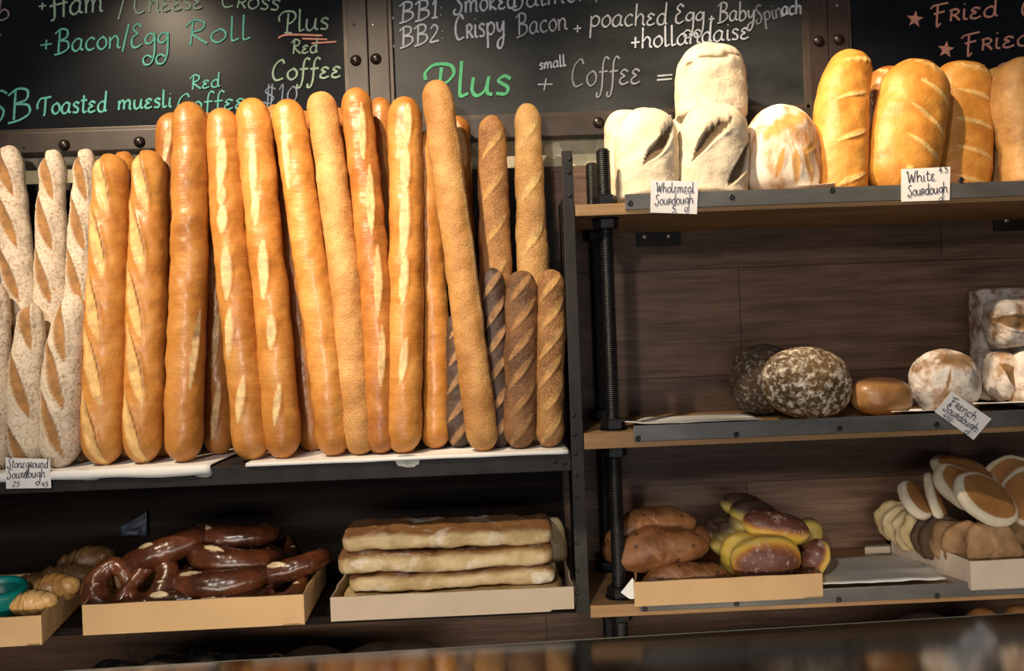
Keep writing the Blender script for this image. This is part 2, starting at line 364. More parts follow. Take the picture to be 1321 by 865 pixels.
    me.polygons.foreach_set('use_smooth', [True]*len(me.polygons))
    bm = bmesh.new(); bm.from_mesh(me); bmesh.ops.recalc_face_normals(bm, faces=bm.faces); bm.to_mesh(me); bm.free()
    o = link(name, me, MAT[mat], parent); o.location = o0 - (rootloc(parent) if parent is not None else Vector((0,0,0)))
    if label: tag(o, label, cat, group)
    return o
# ------------------------------------------------------------------ the setting
def struct(o): o['kind'] = 'structure'; return o
struct(MB().span((-2.6, YW, 0), (2.6, YW+.1, EYE+.362)).build('wall_back', MAT['panel']))
struct(MB().span((-2.6, YW+.012, EYE+.362), (2.6, YW+.1, EYE+1.5)).build('wall_upper', MAT['cream']))
struct(MB().span((-2.6, -1.5, -.1), (2.6, YW+.1, 0)).build('floor', MAT['floor']))
# ------------------------------------------------------------------ stroke lettering
G = {
'a':(1.05,'.85,.85 .5,1 .1,.65 .1,.2 .4,0 .75,.3 .85,.9 .8,.2 1.05,.05'),'b':(.95,'.1,1.9 .12,.5 .15,.05 .5,0 .85,.3 .8,.75 .45,.95 .15,.6'),
'c':(.85,'.8,.85 .5,1 .12,.7 .1,.25 .4,0 .8,.15'),'d':(1.0,'.8,.8 .5,.95 .12,.65 .12,.2 .4,0 .75,.25 .85,1.9 .82,.3 1.0,.02'),
'e':(.85,'.75,.85 .4,1 .15,.78 .45,.55 .15,.4 .1,.12 .4,0 .8,.15'),'f':(.75,'.85,1.75 .55,1.9 .35,1.4 .35,0 .2,-.7 -.05,-.75 -.05,-.45|.05,.9 .75,.95'),
'g':(1.0,'.8,.9 .45,1 .1,.65 .15,.3 .5,.2 .8,.5 .88,1 .92,-.6 .65,-1.4 .15,-1.45 .0,-1.0 .35,-.75 .75,-.95'),'h':(1.0,'.12,1.9 .12,0|.12,.55 .5,1 .8,.75 .8,.2 1.0,.0'),
'i':(.45,'.2,1 .2,.15 .45,.02|.18,1.4 .24,1.45'),'k':(.85,'.1,1.8 .12,0|.75,1 .15,.45 .8,0'),'l':(.5,'.1,1.9 .15,.3 .25,.02 .55,.15'),
'm':(1.5,'.05,.95 .12,.8 .12,0|.12,.6 .4,1 .65,.75 .65,0|.65,.6 1.0,1 1.25,.75 1.25,.15 1.45,0'),'n':(1.05,'.05,.95 .12,.8 .12,0|.12,.6 .5,1 .8,.75 .8,.15 1.05,.02'),
'o':(.9,'.5,1 .12,.7 .12,.25 .45,0 .82,.3 .8,.75 .5,1 .7,.9'),'p':(1.0,'.15,1 .15,-.9|.15,.65 .5,1 .9,.75 .8,.25 .4,.1 .15,.3'),
'r':(.7,'.12,1 .1,0|.0,.95 .4,1.05 .64,.8 .45,.55 .12,.5|.35,.5 .72,0'),'s':(.7,'.65,.85 .35,1 .1,.75 .55,.4 .5,.05 .05,.08'),'t':(.65,'.3,1.6 .28,.3 .4,.02 .65,.12|0,1.1 .65,1.15'),
'u':(1.05,'.1,1 .1,.3 .35,0 .7,.3 .8,1 .8,.2 1.05,.02'),'w':(1.3,'.05,1 .3,.05 .6,.8 .85,.05 1.2,1'),'y':(1.0,'.1,1 .2,.4 .5,.3 .85,1|.85,1 .75,-.4 .45,-1 .1,-.85 .25,-.4 .95,-.05'),
'B':(1.25,'.3,1.75 .25,0|-.1,1.5 .4,1.85 .95,1.7 .9,1.15 .35,.95 1.0,.8 1.1,.3 .6,-.05 -.05,-.2'),'C':(1.15,'1.0,1.5 .75,1.85 .25,1.4 .1,.6 .4,0 1.0,.15'),
'E':(1.05,'.9,1.6 .5,1.85 .2,1.45 .55,1.05 .15,.75 .15,.15 .5,-.05 1.0,.2'),'F':(1.1,'.35,1.55 .35,-.3 .6,-.1|-.15,1.3 .1,1.55 1.05,1.7|.1,.8 .85,.95'),'H':(1.35,'.2,1.8 .3,0 0,-.3|1.0,1.85 1.0,-.1|-.1,.75 1.3,.95'),
'P':(1.1,'.42,1.6 .40,-.05|-.25,.95 -.3,1.35 .1,1.75 .8,1.7 1.02,1.25 .75,.8 .45,.7|.2,-.05 .8,-.12'),'R':(1.15,'.3,1.75 .25,0|-.1,1.4 .35,1.85 .9,1.6 .8,1.1 .3,.9 .7,.4 1.15,.0'),
'S':(1.0,'.95,1.65 .6,1.85 .2,1.5 .45,1.05 .8,.6 .6,.0 .1,-.1 -.05,.2 .2,.35'),'T':(1.05,'.5,1.5 .48,.2 .4,-.15|-.3,.5 -.3,1.0 .0,1.45 .5,1.5 1.1,1.6'),'W':(1.6,'-.05,1.6 .15,1.75 .4,.05 .8,1.3 1.05,.05 1.5,1.8'),
'0':(.8,'.4,1.5 .1,1 .1,.4 .4,0 .7,.5 .65,1.2 .4,1.5'),'1':(.5,'.05,1.3 .3,1.7 .28,0|.0,0 .55,.02'),'2':(.9,'.1,1.3 .4,1.65 .75,1.3 .5,.7 .05,.02 .85,.05'),'4':(.85,'.5,1.6 .1,.6 .85,.65|.6,1.1 .55,-.1'),'5':(.8,'.75,1.55 .25,1.5 .2,.9 .6,.95 .7,.4 .4,0 .05,.1'),
'+':(.85,'.4,1.1 .4,.1|0,.6 .8,.62'),'/':(.6,'.5,1.9 .05,-.3'),'.':(.35,'.1,.02 .2,.06'),':':(.4,'.15,.2 .2,.25|.15,.9 .2,.95'),'$':(.9,'.8,1.4 .4,1.6 .1,1.2 .7,.6 .4,.1 .0,.3|.3,1.9 .3,-.2|.55,1.9 .55,-.2'),'=':(1.0,'0,.75 1,.8|0,.35 1,.4'),'-':(.8,'0,.5 .8,.52'),' ':(.6,'')}
def word(mb, txt, p0, p1, h, Y, w, thick=.0012, slant=0.0):
    """single-line handwriting from baseline pixel p0 to p1, x-height h px, ribbon width w metres, on the plane at depth Y"""
    tw = sum(G[c][0] + .12 for c in txt) - .12
    d = Vector((p1[0]-p0[0], p1[1]-p0[1])); sx = d.length/tw; d.normalize(); up = Vector((d.y, -d.x))
    x = 0
    for ch in txt:
        wd, st = G[ch]
        for s in [q for q in st.split('|') if q]:
            pts = [tuple(map(float, a.split(','))) for a in s.split()]
            P3 = []
            for gx, gy in pts:
                q = Vector(p0) + d*((x+gx+slant*gy)*sx) + up*(gy*h); P3.append(P(q.x, q.y, Y))
            ribbon(mb, P3, w, thick)
        x += wd + .12
RC = [0]
def ribbon(mb, P3, w, thick=.0012):
    n = max(2, (len(P3)-1)*6); pl = spline(P3, n); vs = []; m = len(pl)
    RC[0] += 1
    for i, p in enumerate(pl):
        p = p + Vector((0, -2.2e-5*i - 1.5e-5*(RC[0] % 9), 0))
        t = (pl[min(i+1, m-1)] - pl[max(i-1, 0)]); t.y = 0
        if t.length < 1e-7: t = Vector((1, 0, 0))
        t.normalize(); nn = Vector((-t.z, 0, t.x)); ww = w*(.75 + .5*abs(nn.x*.7+nn.z*.7))*.5
        vs += [p + nn*ww, p - nn*ww, p + nn*ww + Vector((0, -thick, 0)), p - nn*ww + Vector((0, -thick, 0))]
    fs = []
    for i in range(m-1):
        a, b = 4*i, 4*i+4
        fs += [(a+2, a+3, b+3, b+2), (a, a+2, b+2, b), (a+3, a+1, b+1, b+3), (a+1, a, b, b+1)]
    fs += [(0, 1, 3, 2), (4*m-4, 4*m-2, 4*m-1, 4*m-3)]
    mb.add(vs, fs)
# ------------------------------------------------------------------ chalkboards
YB = 1.604                                   # board surface
def chalkboard(x0, x1, z0, z1, fw, label, words, rivets, holes, bm_='board'):
    root = empty('chalkboard', ((x0+x1)/2, YW, EYE+z0), label, 'chalkboard')
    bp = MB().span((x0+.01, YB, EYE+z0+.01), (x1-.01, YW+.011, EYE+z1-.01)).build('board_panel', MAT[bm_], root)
    y0, y1 = YW-.026, YW+.011
    for a, b, c, d in ((x0, x1, z0, z0+fw), (x0, x1, z1-fw, z1)): MB().span((a, y0, EYE+c), (b, y1, EYE+d)).build('frame_rail', MAT['frame'], root, bevel=.002)
    for a, b in ((x0, x0+fw), (x1-fw, x1)): MB().span((a, y0-.0006, EYE+z0+.0004), (b, y1, EYE+z1)).build('frame_stile', MAT['frame'], root, bevel=.002)
    l = .008
    for a, b, c, d in ((x0+fw-.002, x1-fw+.002, z0+fw-.002, z0+fw+l), (x0+fw-.002, x1-fw+.002, z1-fw-l, z1-fw+.002), (x0+fw-.002, x0+fw+l, z0+fw, z1-fw), (x1-fw-l, x1-fw+.002, z0+fw, z1-fw)):
        MB().span((a, y0+.004, EYE+c), (b, y1, EYE+d)).build('frame_lip', MAT['lip'], root, bevel=.001)
    for px, py in rivets:
        c = P(px, py, y0); r = .0125
        MB().lathe([(r*math.cos(a), r*.8*math.sin(a)) for a in np.linspace(0, PI/2*.98, 8)], c + Vector((0, .0015, 0)), (0, -1, 0), 24).build('rivet', MAT['rivet'], root, smooth=True)
    for px, py, m in holes:
        MB().lathe([(.0035, 0), (.003, .0015), (.001, .002)], P(px, py, y0) + Vector((0, .0008, 0)), (0, -1, 0), 12).build('screw', MAT[m], root, smooth=True)
    for nm, col, items in words:
        for it in items:
            mb = MB()
            if it[0] == 'line': ribbon(mb, [P(a, b, YB-.0003) for a, b in it[1]], it[2])
            elif it[0] == 'star':
                cx, cy, r = it[1]; pts = []
                for k in range(10):
                    a = PI/2 + k*PI/5 - .12; rr = r if k % 2 == 0 else r*.42
                    pts.append(P(cx + rr*math.cos(a), cy - rr*math.sin(a), YB))
                mb.prism(pts, (0, -.0014, 0))
            else: word(mb, it[0], it[1], it[2], it[3], YB-.0003, it[4]*.8, .0012, it[5] if len(it) > 5 else .12)
            mb.build(nm, CH[col], bp)
    return root
xs1, xs2, xs3, xs4 = P(474, 60, YW-.026).x, P(475.2, 60, YW-.026).x, P(1068.6, 60, YW-.026).x, P(1069.8, 60, YW-.026).x
FW = .043; ZB0, ZB1 = .422, 1.12
chalkboard(-1.75, xs1, ZB0, ZB1, FW, 'left chalkboard with green writing about rolls and toasted muesli', [
    ('chalk_writing', 'teal', [('+', (52, 66), (68, 64), 12, .0035), ('Bacon/Egg', (72, 68), (218, 58), 16, .0045), ('Roll', (240, 59), (322, 51), 17, .0045),
        ('Toasted', (52, 148), (138, 144), 14, .005), ('muesli', (152, 142), (222, 138), 12, .005), ('Red', (246, 116), (284, 112), 10, .004), ('Coffee', (228, 146), (316, 140), 13, .004)]),
    ('chalk_writing', 'teal', [('SB', (-14, 158), (42, 152), 21, .0055)]),
    ('chalk_writing', 'pale', [('+', (50, 14), (60, 13), 9, .004), ('Ham', (66, 22), (134, 15), 18, .005), ('/', (152, 20), (166, 18), 18, .004), ('Cheese', (172, 18), (262, 11), 15, .004), ('Cross', (284, 9), (360, 14), 14, .004)]),
    ('chalk_writing', 'pale', [('Plus', (364, 42), (424, 38), 15, .0045), ('Red', (376, 70), (410, 68), 10, .004), ('Coffee', (350, 104), (440, 100), 14, .005)]),
    ('chalk_underline', 'pink', [('line', [(359, 49), (372, 45), (416, 46)], .0035), ('line', [(390, 50), (422, 51)], .003), ('line', [(402, 56), (434, 54)], .003)]),
    ('chalk_writing', 'blue', [('$10', (340, 136), (384, 132), 14, .0035)]),
    ('chalk_writing', 'dim', [('b', (-4, 26), (12, 26), 14, .004), ('-', (-4, 49), (2, 48), 6, .004)])],
    [(83, 187), (180, 183), (459, 78)], [(31, 190, 'screw'), (457, 32, 'screw')])
chalkboard(xs2, xs3, ZB0, ZB1, FW, 'middle chalkboard with white egg breakfast menu and a big green word', [
    ('chalk_writing', 'white', [('.', (505, 24), (510, 24), 8, .007), ('BB1:', (516, 28), (572, 22), 13, .0048), ('Smoked', (586, 18), (666, 10), 15, .0048),
        ('.', (506, 60), (511, 60), 8, .007), ('BB2:', (517, 60), (574, 52), 13, .0048), ('Crispy', (587, 52), (652, 44), 17, .005), ('small', (696, 90), (730, 85), 8, .0038), ('+', (692, 118), (712, 118), 15, .003)]),
    ('chalk_writing', 'mid', [('Salmon', (662, 12), (762, 0), 15, .0045), ('+', (764, 4), (774, 4), 9, .003), ('Bacon', (667, 46), (732, 38), 15, .0042), ('+', (740, 43), (750, 42), 9, .004),
        ('poached', (760, 36), (860, 32), 15, .0042), ('Egg', (870, 30), (908, 29), 13, .0042), ('+', (914, 30), (922, 29), 8, .004), ('Baby', (926, 28), (974, 26), 13, .0042), ('=', (847, 108), (866, 107), 13, .004)]),
    ('chalk_writing', 'white', [('+hollandaise', (814, 64), (966, 50), 14, .0042), ('ach', (1008, 20), (1034, 18), 11, .005)]),
    ('chalk_writing', 'grey', [('Coffee', (736, 112), (826, 108), 19, .0042), ('Spin', (976, 30), (1010, 22), 12, .004)]),
    ('chalk_writing', 'green', [('Plus', (554, 126), (658, 122), 24, .0082)])],
    [(485, 76), (772, 158), (868, 152), (1056, 53)], [(481, 32, 'bolt'), (1056, 7, 'screw')], 'dusty_glare')
chalkboard(xs4, 2.1, ZB0, ZB1, FW, 'right chalkboard with salmon pink stars and fried menu lines', [
    ('chalk_star', 'pink', [('star', (1180, 25, 11))]), ('chalk_star', 'pink', [('star', (1220, 64, 11))]), ('chalk_star', 'pink', [('star', (1268, 94, 11))]),
    ('chalk_writing', 'pink', [('Fried', (1202, 30), (1286, 21), 14, .005), ('Fried', (1242, 68), (1330, 58), 14, .005), ('To', (1290, 102), (1340, 98), 13, .006), ('C', (1316, 22), (1336, 20), 13, .005)])],
    [(1082, 51)], [(1080, 7, 'bolt')])
# ------------------------------------------------------------------ baguette rack
XR1 = P(750, 500, YF).x; XR0 = XR1 - .024; XL = -1.35
ZS = -.214; ZB = -.497                       # baguette shelf top, lower shelf top
rack = empty('bread_rack', ((XL+XR1)/2, (YF+YW)/2, EYE+ZB-.03), 'tall black metal bread rack filled with standing baguettes', 'rack')
se = MB().span((XL, YF, EYE+ZS-.036), (XR0, YF+.012, EYE+ZS-.002)).build('shelf_edge', MAT['black'], rack, bevel=.0015)
MB().span((XL, YF+.012, EYE+ZS-.03), (XR0, YW-.03, EYE+ZS-.002)).build('shelf', MAT['black'], rack)
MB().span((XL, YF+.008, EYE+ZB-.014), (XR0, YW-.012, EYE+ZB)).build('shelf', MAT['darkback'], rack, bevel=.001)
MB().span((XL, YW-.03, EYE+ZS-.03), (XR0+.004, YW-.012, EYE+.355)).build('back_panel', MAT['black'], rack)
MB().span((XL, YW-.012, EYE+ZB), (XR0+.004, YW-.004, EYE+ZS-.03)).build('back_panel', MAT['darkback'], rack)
zt = P(735, 194, YF).z
MB().prism([(XR0, YF, EYE+ZB-.014), (XR1, YF, EYE+ZB-.014), (XR1, YF, zt), (XR0+.004, YF, zt)], (0, .006, 0)).build('front_post', MAT['black'], rack, bevel=.0015)
MB().prism([(0, YF+.006, EYE+ZB-.014), (0, YW-.03, EYE+ZB-.014), (0, YW-.03, EYE+.30), (0, YF+.09, EYE+.30), (0, YF+.03, zt-.004), (0, YF+.006, zt-.004)], (.006, 0, 0))
sp = MB().prism([(XR1-.008, YF+.006, EYE+ZB-.014), (XR1-.008, YW-.03, EYE+ZB-.014), (XR1-.008, YW-.03, EYE+.27), (XR1-.008, YF+.07, EYE+.27), (XR1-.008, YF+.03, zt-.004), (XR1-.008, YF+.006, zt-.004)], (.006, 0, 0))
sp.build('side_panel', MAT['black'], rack, bevel=.001)
for px in (42, 92, 548, 606, 661, 707):
    c = P(px, 400, YW-.055)
    dv = MB().span((c.x-.0025, YW-.085, EYE+ZS), (c.x+.0025, YW-.03, EYE+.335)).build('divider', MAT['black'], rack, bevel=.001)
    MB().span((c.x-.0032, YW-.087, EYE+ZS), (c.x-.0018, YW-.085, EYE+.336)).build('divider_edge', MAT['rail'], dv)
for px, py in ((735, 205), (734, 222), (735, 252), (740, 535), (741, 560), (742, 585), (743, 612), (744, 640), (744, 700), (745, 735), (745, 765), (716, 595), (728, 597)):
    MB().lathe([(.0045, 0), (.004, .0018), (.0015, .0028)], P(px, py, YF) + Vector((0, .0005, 0)), (0, -1, 0), 12).build('rivet', MAT['black'], rack, smooth=True)
for cx, cy, w, h in ((113, 612, 17, 7), (526, 594, 15, 8), (262, 608, 12, 7), (-4, 615, 6, 6)):
    pts = []
    for k in range(16):
        a = 2*PI*k/16; rr = 1 + .25*noise.noise(Vector((cx, k*.7, 3)))
        pts.append(P(cx + w*rr*math.copysign(abs(math.cos(a))**.6, math.cos(a)), cy + h*rr*math.copysign(abs(math.sin(a))**.7, math.sin(a)), YF))
    MB().prism(pts, (0, -.0012, 0)).build('tape_scrap', MAT['tape'], se)
def sheet(name, fn, nx, ny, mat, label, cat, thick=.0012, group=None, parent=None):
    mb = MB(); vs = [fn(i/nx, j/ny) for j in range(ny+1) for i in range(nx+1)]
    fs = [(j*(nx+1)+i, j*(nx+1)+i+1, (j+1)*(nx+1)+i+1, (j+1)*(nx+1)+i) for j in range(ny) for i in range(nx)]
    mb.add(vs, fs); o = mb.build(name, MAT[mat], parent, smooth=True, origin=vs[0])
    sm = o.modifiers.new('thickness', 'SOLIDIFY'); sm.thickness = thick; sm.offset = 1
    if label: tag(o, label, cat, group)
    return o
def liner(x0p, x1p, hang, label, seed):
    x0, x1 = P(x0p, 600, YF).x, P(x1p, 590, YF).x
    def fn(u, v):
        x = x0 + (x1-x0)*u; nn = noise.noise(Vector((x*14, seed, v)))
        s = v*(.20 + hang)                    # from the back to the front, then over the edge
        if s < .205: return Vector((x, YF+.20-s, EYE+ZS+.0008+.0006*abs(nn)))
        return Vector((x, YF-.004-.002*abs(nn), EYE+ZS+.0006-(s-.205)*(1+.25*nn)))
    return sheet('paper_liner', fn, 40, 30, 'paper', label, 'paper liner', group='paper liners under the baguettes')
liner(-140, 272, .020, 'long white paper liner hanging over the shelf edge beneath the floury baguettes', 1.3)
liner(318, 733, .010, 'white paper liner beneath the golden and seeded baguettes, short of the edge', 5.1)
# ------------------------------------------------------------------ baguettes
GRP = {'floury': 'floury stoneground baguettes in the rack', 'slashed': 'golden slashed sticks in the rack', 'gold': 'long golden baguettes in the rack', 'deep': 'long golden baguettes in the rack', 'coarse': 'long golden baguettes in the rack',
       'seed': 'seeded sticks at the right of the rack', 'seedl': 'seeded sticks at the right of the rack', 'darkseed': 'seeded sticks at the right of the rack', 'dark': 'seeded sticks at the right of the rack'}
def stick(pts, w, Yb, Yt, mat, cuts, label, wob=1.0, taper=None, name='baguette'):
    """pts: (px,py) centre line from bottom to top"""
    y0, y1 = pts[0][1], pts[-1][1]; ctrl = []
    for i, (x, y) in enumerate(pts):
        f = (y0 - y)/(y0 - y1); Y = Yb + (Yt - Yb)*f
        if i == 0: p = PZ(x, ZS+.003, Y)
        else: p = P(x, y, Y)
        ctrl.append(p)
    Ym = (Yb+Yt)/2; R = M(w, Ym)/2
    return bread(name, ctrl, R, R*.92, mat, cuts, capa=R*1.25, capb=R*1.35, capn=2.1, lump=.0028*wob, lfreq=22, na=60, ns=190, label=label, cat='baguette', group=GRP[mat], taper=taper)
def diag(n, t0, t1, w0, hl, hw, tilt, rise=.0005, ear=.002):
    return [(t0 + (t1-t0)*i/max(1, n-1), w0 + .08*math.sin(i*2.1), hl, hw, tilt, rise, ear) for i in range(n)]
TQ = [(0,.84),(.12,1),(.45,1.05),(.7,.95),(.9,.78),(1,.7)]
TF = [(0,.9),(.12,1),(.5,1.03),(.85,.93),(1,.86)]
fl = lambda n, w=-.25, a=.08, b=.92: diag(n, a, b, w, .068, .0115, -19, -.004, .004)
F1, B1, B2 = (1.385, 1.475), (1.462, 1.552), (1.505, 1.557)
stick([(36,588),(28,420),(20,300),(12,188)], 40, 1.44, 1.53, 'floury', fl(6), 'tall floury baguette at the far left of the back row, tip just below the frame', taper=TQ)
stick([(68,588),(67,420),(66,300),(70,193)], 40, 1.44, 1.53, 'floury', fl(6), 'tall floury baguette between two thin dividers, second in the floury back row', taper=TQ)
stick([(104,586),(104,420),(106,300),(112,192)], 36, 1.44, 1.53, 'floury', fl(6), 'tall floury baguette with grey tip against the first golden slashed stick', taper=TQ)
stick([(-4,588),(-5,480),(-4,365)], 36, 1.385, 1.43, 'floury', fl(4), 'short floury baguette cut off by the left photo edge', taper=TQ)
stick([(38,590),(34,500),(42,392)], 42, 1.385, 1.42, 'floury', fl(3, -.1), 'short floury baguette in front with price card below it', taper=TQ)
stick([(78,590),(82,480),(97,380)], 48, 1.385, 1.42, 'floury', fl(3, -.15, .25, .8), 'short thick floury baguette leaning right against a golden slashed stick', taper=TQ)
sl = lambda n: diag(n, .1, .9, -.30, .080, .0115, -14, -.003, .0045)
stick([(132,591),(136,450),(141,320),(144,199)], 50, 1.388, 1.49, 'slashed', sl(5), 'thick golden stick with long pale slashes, first beside the floury ones', taper=TF)
stick([(164,588),(166,400),(161,196)], 36, 1.46, 1.545, 'slashed', sl(5), 'golden stick mostly hidden between the two slashed golden sticks', taper=TF)
stick([(184,592),(188,450),(191,320),(193,194)], 48, 1.388, 1.49, 'slashed', sl(5), 'golden stick with long pale slashes, beside the tall smooth baguettes', taper=TF)
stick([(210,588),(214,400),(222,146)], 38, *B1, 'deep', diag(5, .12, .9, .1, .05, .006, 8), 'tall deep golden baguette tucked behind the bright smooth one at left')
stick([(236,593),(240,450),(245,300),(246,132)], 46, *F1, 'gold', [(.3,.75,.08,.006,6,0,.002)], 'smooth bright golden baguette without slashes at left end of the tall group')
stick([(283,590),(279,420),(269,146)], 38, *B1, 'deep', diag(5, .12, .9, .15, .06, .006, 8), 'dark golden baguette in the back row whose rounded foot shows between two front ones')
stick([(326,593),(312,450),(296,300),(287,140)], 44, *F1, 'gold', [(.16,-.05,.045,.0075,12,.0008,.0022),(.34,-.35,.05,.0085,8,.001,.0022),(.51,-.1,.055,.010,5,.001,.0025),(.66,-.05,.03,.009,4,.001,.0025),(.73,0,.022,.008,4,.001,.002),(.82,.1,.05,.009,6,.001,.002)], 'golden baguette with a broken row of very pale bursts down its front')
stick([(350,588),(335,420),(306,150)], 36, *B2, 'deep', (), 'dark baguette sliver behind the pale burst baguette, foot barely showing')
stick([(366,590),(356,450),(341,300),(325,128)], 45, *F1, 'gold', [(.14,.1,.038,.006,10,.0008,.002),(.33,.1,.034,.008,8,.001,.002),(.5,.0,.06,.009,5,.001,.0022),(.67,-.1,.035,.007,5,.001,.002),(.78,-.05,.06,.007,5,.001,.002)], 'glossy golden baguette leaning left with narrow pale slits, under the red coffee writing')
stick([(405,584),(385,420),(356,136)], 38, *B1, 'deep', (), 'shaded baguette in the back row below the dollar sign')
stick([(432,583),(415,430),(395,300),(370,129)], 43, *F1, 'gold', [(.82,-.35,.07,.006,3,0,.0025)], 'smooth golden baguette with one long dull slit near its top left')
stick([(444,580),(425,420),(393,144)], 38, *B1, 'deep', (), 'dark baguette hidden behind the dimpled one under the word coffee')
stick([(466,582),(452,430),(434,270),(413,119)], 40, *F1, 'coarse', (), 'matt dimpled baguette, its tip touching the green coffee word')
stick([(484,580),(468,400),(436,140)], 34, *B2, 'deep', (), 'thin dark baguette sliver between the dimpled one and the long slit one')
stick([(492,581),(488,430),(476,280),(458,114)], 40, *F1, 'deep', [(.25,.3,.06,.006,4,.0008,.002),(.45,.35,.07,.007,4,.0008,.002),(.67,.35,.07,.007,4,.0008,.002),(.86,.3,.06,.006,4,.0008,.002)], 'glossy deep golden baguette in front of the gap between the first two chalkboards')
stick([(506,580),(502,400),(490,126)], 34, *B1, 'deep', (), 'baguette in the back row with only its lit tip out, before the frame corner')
stick([(520,586),(522,450),(524,300),(522,126)], 45, 1.383, 1.49, 'gold', [(.24,.05,.045,.007,7,.001,.002),(.46,.0,.05,.0075,4,.001,.002),(.62,.02,.075,.009,3,.001,.0022),(.77,.1,.05,.009,3,.001,.0022),(.9,.25,.05,.008,3,.001,.002)], 'upright golden baguette with several pale bursts, left of the tallest leaning one')
stick([(562,581),(561,430),(553,300),(548,170)], 38, 1.42, 1.52, 'gold', (), 'smooth golden baguette half hidden by the tallest dimpled baguette, foot showing')
stick([(624,579),(606,430),(586,280),(561,104)], 41, 1.372, 1.45, 'coarse', [(.5,.86,.26,.004,0,.0005,.001)], 'tallest dimpled pale baguette leaning left across the green plus word')
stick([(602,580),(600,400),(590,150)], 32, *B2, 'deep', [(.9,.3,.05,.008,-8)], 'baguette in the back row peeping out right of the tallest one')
sd = lambda n, a=.1, b=.9: diag(n, a, b, .05, .042, .0062, 36, .0006, .0018)
stick([(646,576),(641,400),(638,300),(634,149)], 41, 1.45, 1.53, 'seed', sd(7), 'tall brown sesame stick with slanting slashes, second from the rack side', taper=TF, name='seeded_stick')
stick([(694,574),(690,400),(685,280),(680,134)], 40, 1.45, 1.53, 'seedl', sd(6), 'tall pale sesame stick nearest the right side of the rack', taper=TF, name='seeded_stick')
stick([(592,579),(594,480),(594,400)], 44, 1.43, 1.46, 'dark', sd(5), 'almost black slashed stick behind the foot of the tallest baguette', taper=TF, name='rye_stick')
stick([(645,577),(641,460),(634,345)], 34, 1.405, 1.445, 'dark', sd(6), 'short dark stick with pale slashes right of the leaning tall baguette', taper=TF, name='rye_stick')
stick([(670,577),(672,460),(673,349)], 42, 1.385, 1.42, 'darkseed', sd(6), 'short dark brown sesame stick standing second from the rack side', name='seeded_stick')
stick([(709,574),(710,460),(711,347)], 37, 1.385, 1.42, 'seed', sd(6), 'short brown sesame stick standing closest to the rack side', name='seeded_stick')
# ------------------------------------------------------------------ right wall shelves and rods
XS0 = P(742, 268, YF).x; XS1 = 1.35
SH = {'top': (.232, .211), 'mid': (-.184, -.213), 'low': (-.497, -.519)}
RAIL = {'top': (.247, .219), 'mid': (-.173, -.202), 'low': (-.484, -.510)}
LAB = {'top': 'top wooden wall shelf carrying big loaves, grey strip on its edge', 'mid': 'middle wooden wall shelf carrying dark rye and french loaves', 'low': 'lowest wooden wall shelf carrying cardboard trays of buns'}
SCR = {'top': ((813, 262), (944, 254), (1073, 245), (1240, 232)), 'mid': ((823, 565), (950, 560), (1083, 552), (1208, 547)), 'low': ((832, 785), (950, 778), (1082, 773), (1209, 768))}
XRAIL = P(806, 262, YF).x
for k in ('top', 'mid', 'low'):
    z1, z0 = SH[k]
    r = empty('wall_shelf', ((XS0+XS1)/2, YW, EYE+z0), LAB[k], 'shelf', 'wooden wall shelves')
    MB().span((XS0, YF, EYE+z0), (XS1, YW-.001, EYE+z1)).build('board', MAT['oak'], r, bevel=.002)
    a, b = RAIL[k]
    es = MB().span((XRAIL, YF-.004, EYE+b), (XS1, YF-.0005, EYE+a)).build('edge_strip', MAT['rail'], r, bevel=.0008)
    for q in SCR[k]:
        MB().lathe([(.0055, 0), (.005, .0015), (.0022, .0018), (.0012, .0008)], P(*q, YF-.004) + Vector((0, .0003, 0)), (0, -1, 0), 16).build('screw', MAT['screw'], es, smooth=True)
def hexnut(c, r, h):
    return MB().lathe([(r*.9, 0), (r, h*.1), (r, h*.9), (r*.9, h)], c, (0, 0, 1), 6)
XROD = P(779, 230, 1.392).x
for Y, ztop, lab in ((1.392, P(779, 193, 1.392).z, 'front black threaded rod with nuts, running through the wall shelves'), (1.555, P(768, 211, 1.555).z, 'rear black threaded rod behind the front one, near the wall')):
    r = empty('threaded_rod', (XROD, Y, EYE-.70), lab, 'rod', 'threaded rods of the wall shelves')
    z = EYE-.70; pr = [(.0118, 0)]; h = 0
    while z + h < ztop - .004:
        pr += [(.0118, h+.0008), (.0132, h+.0018), (.0132, h+.0024), (.0118, h+.0034)]; h += .0038
    pr += [(.010, h+.003)]
    MB().lathe(pr, (XROD, Y, z), (0, 0, 1), 20).build('shaft', MAT['rod'], r, smooth=True)
    for k in ('top', 'mid', 'low'):
        z1, z0 = SH[k]
        MB().lathe([(.0125, 0), (.027, 0), (.027, .002), (.0125, .002)], (XROD, Y, EYE+z1), (0,0,1), 24).build('washer', MAT['rod'], r)
        hexnut((XROD, Y, EYE+z1+.002), .0235, .019).build('nut', MAT['rod'], r)
        MB().lathe([(.0125, 0), (.027, 0), (.027, .002), (.0125, .002)], (XROD, Y, EYE+z0-.002), (0,0,1), 24).build('washer', MAT['rod'], r)
        hexnut((XROD, Y, EYE+z0-.021), .0235, .019).build('nut', MAT['rod'], r)
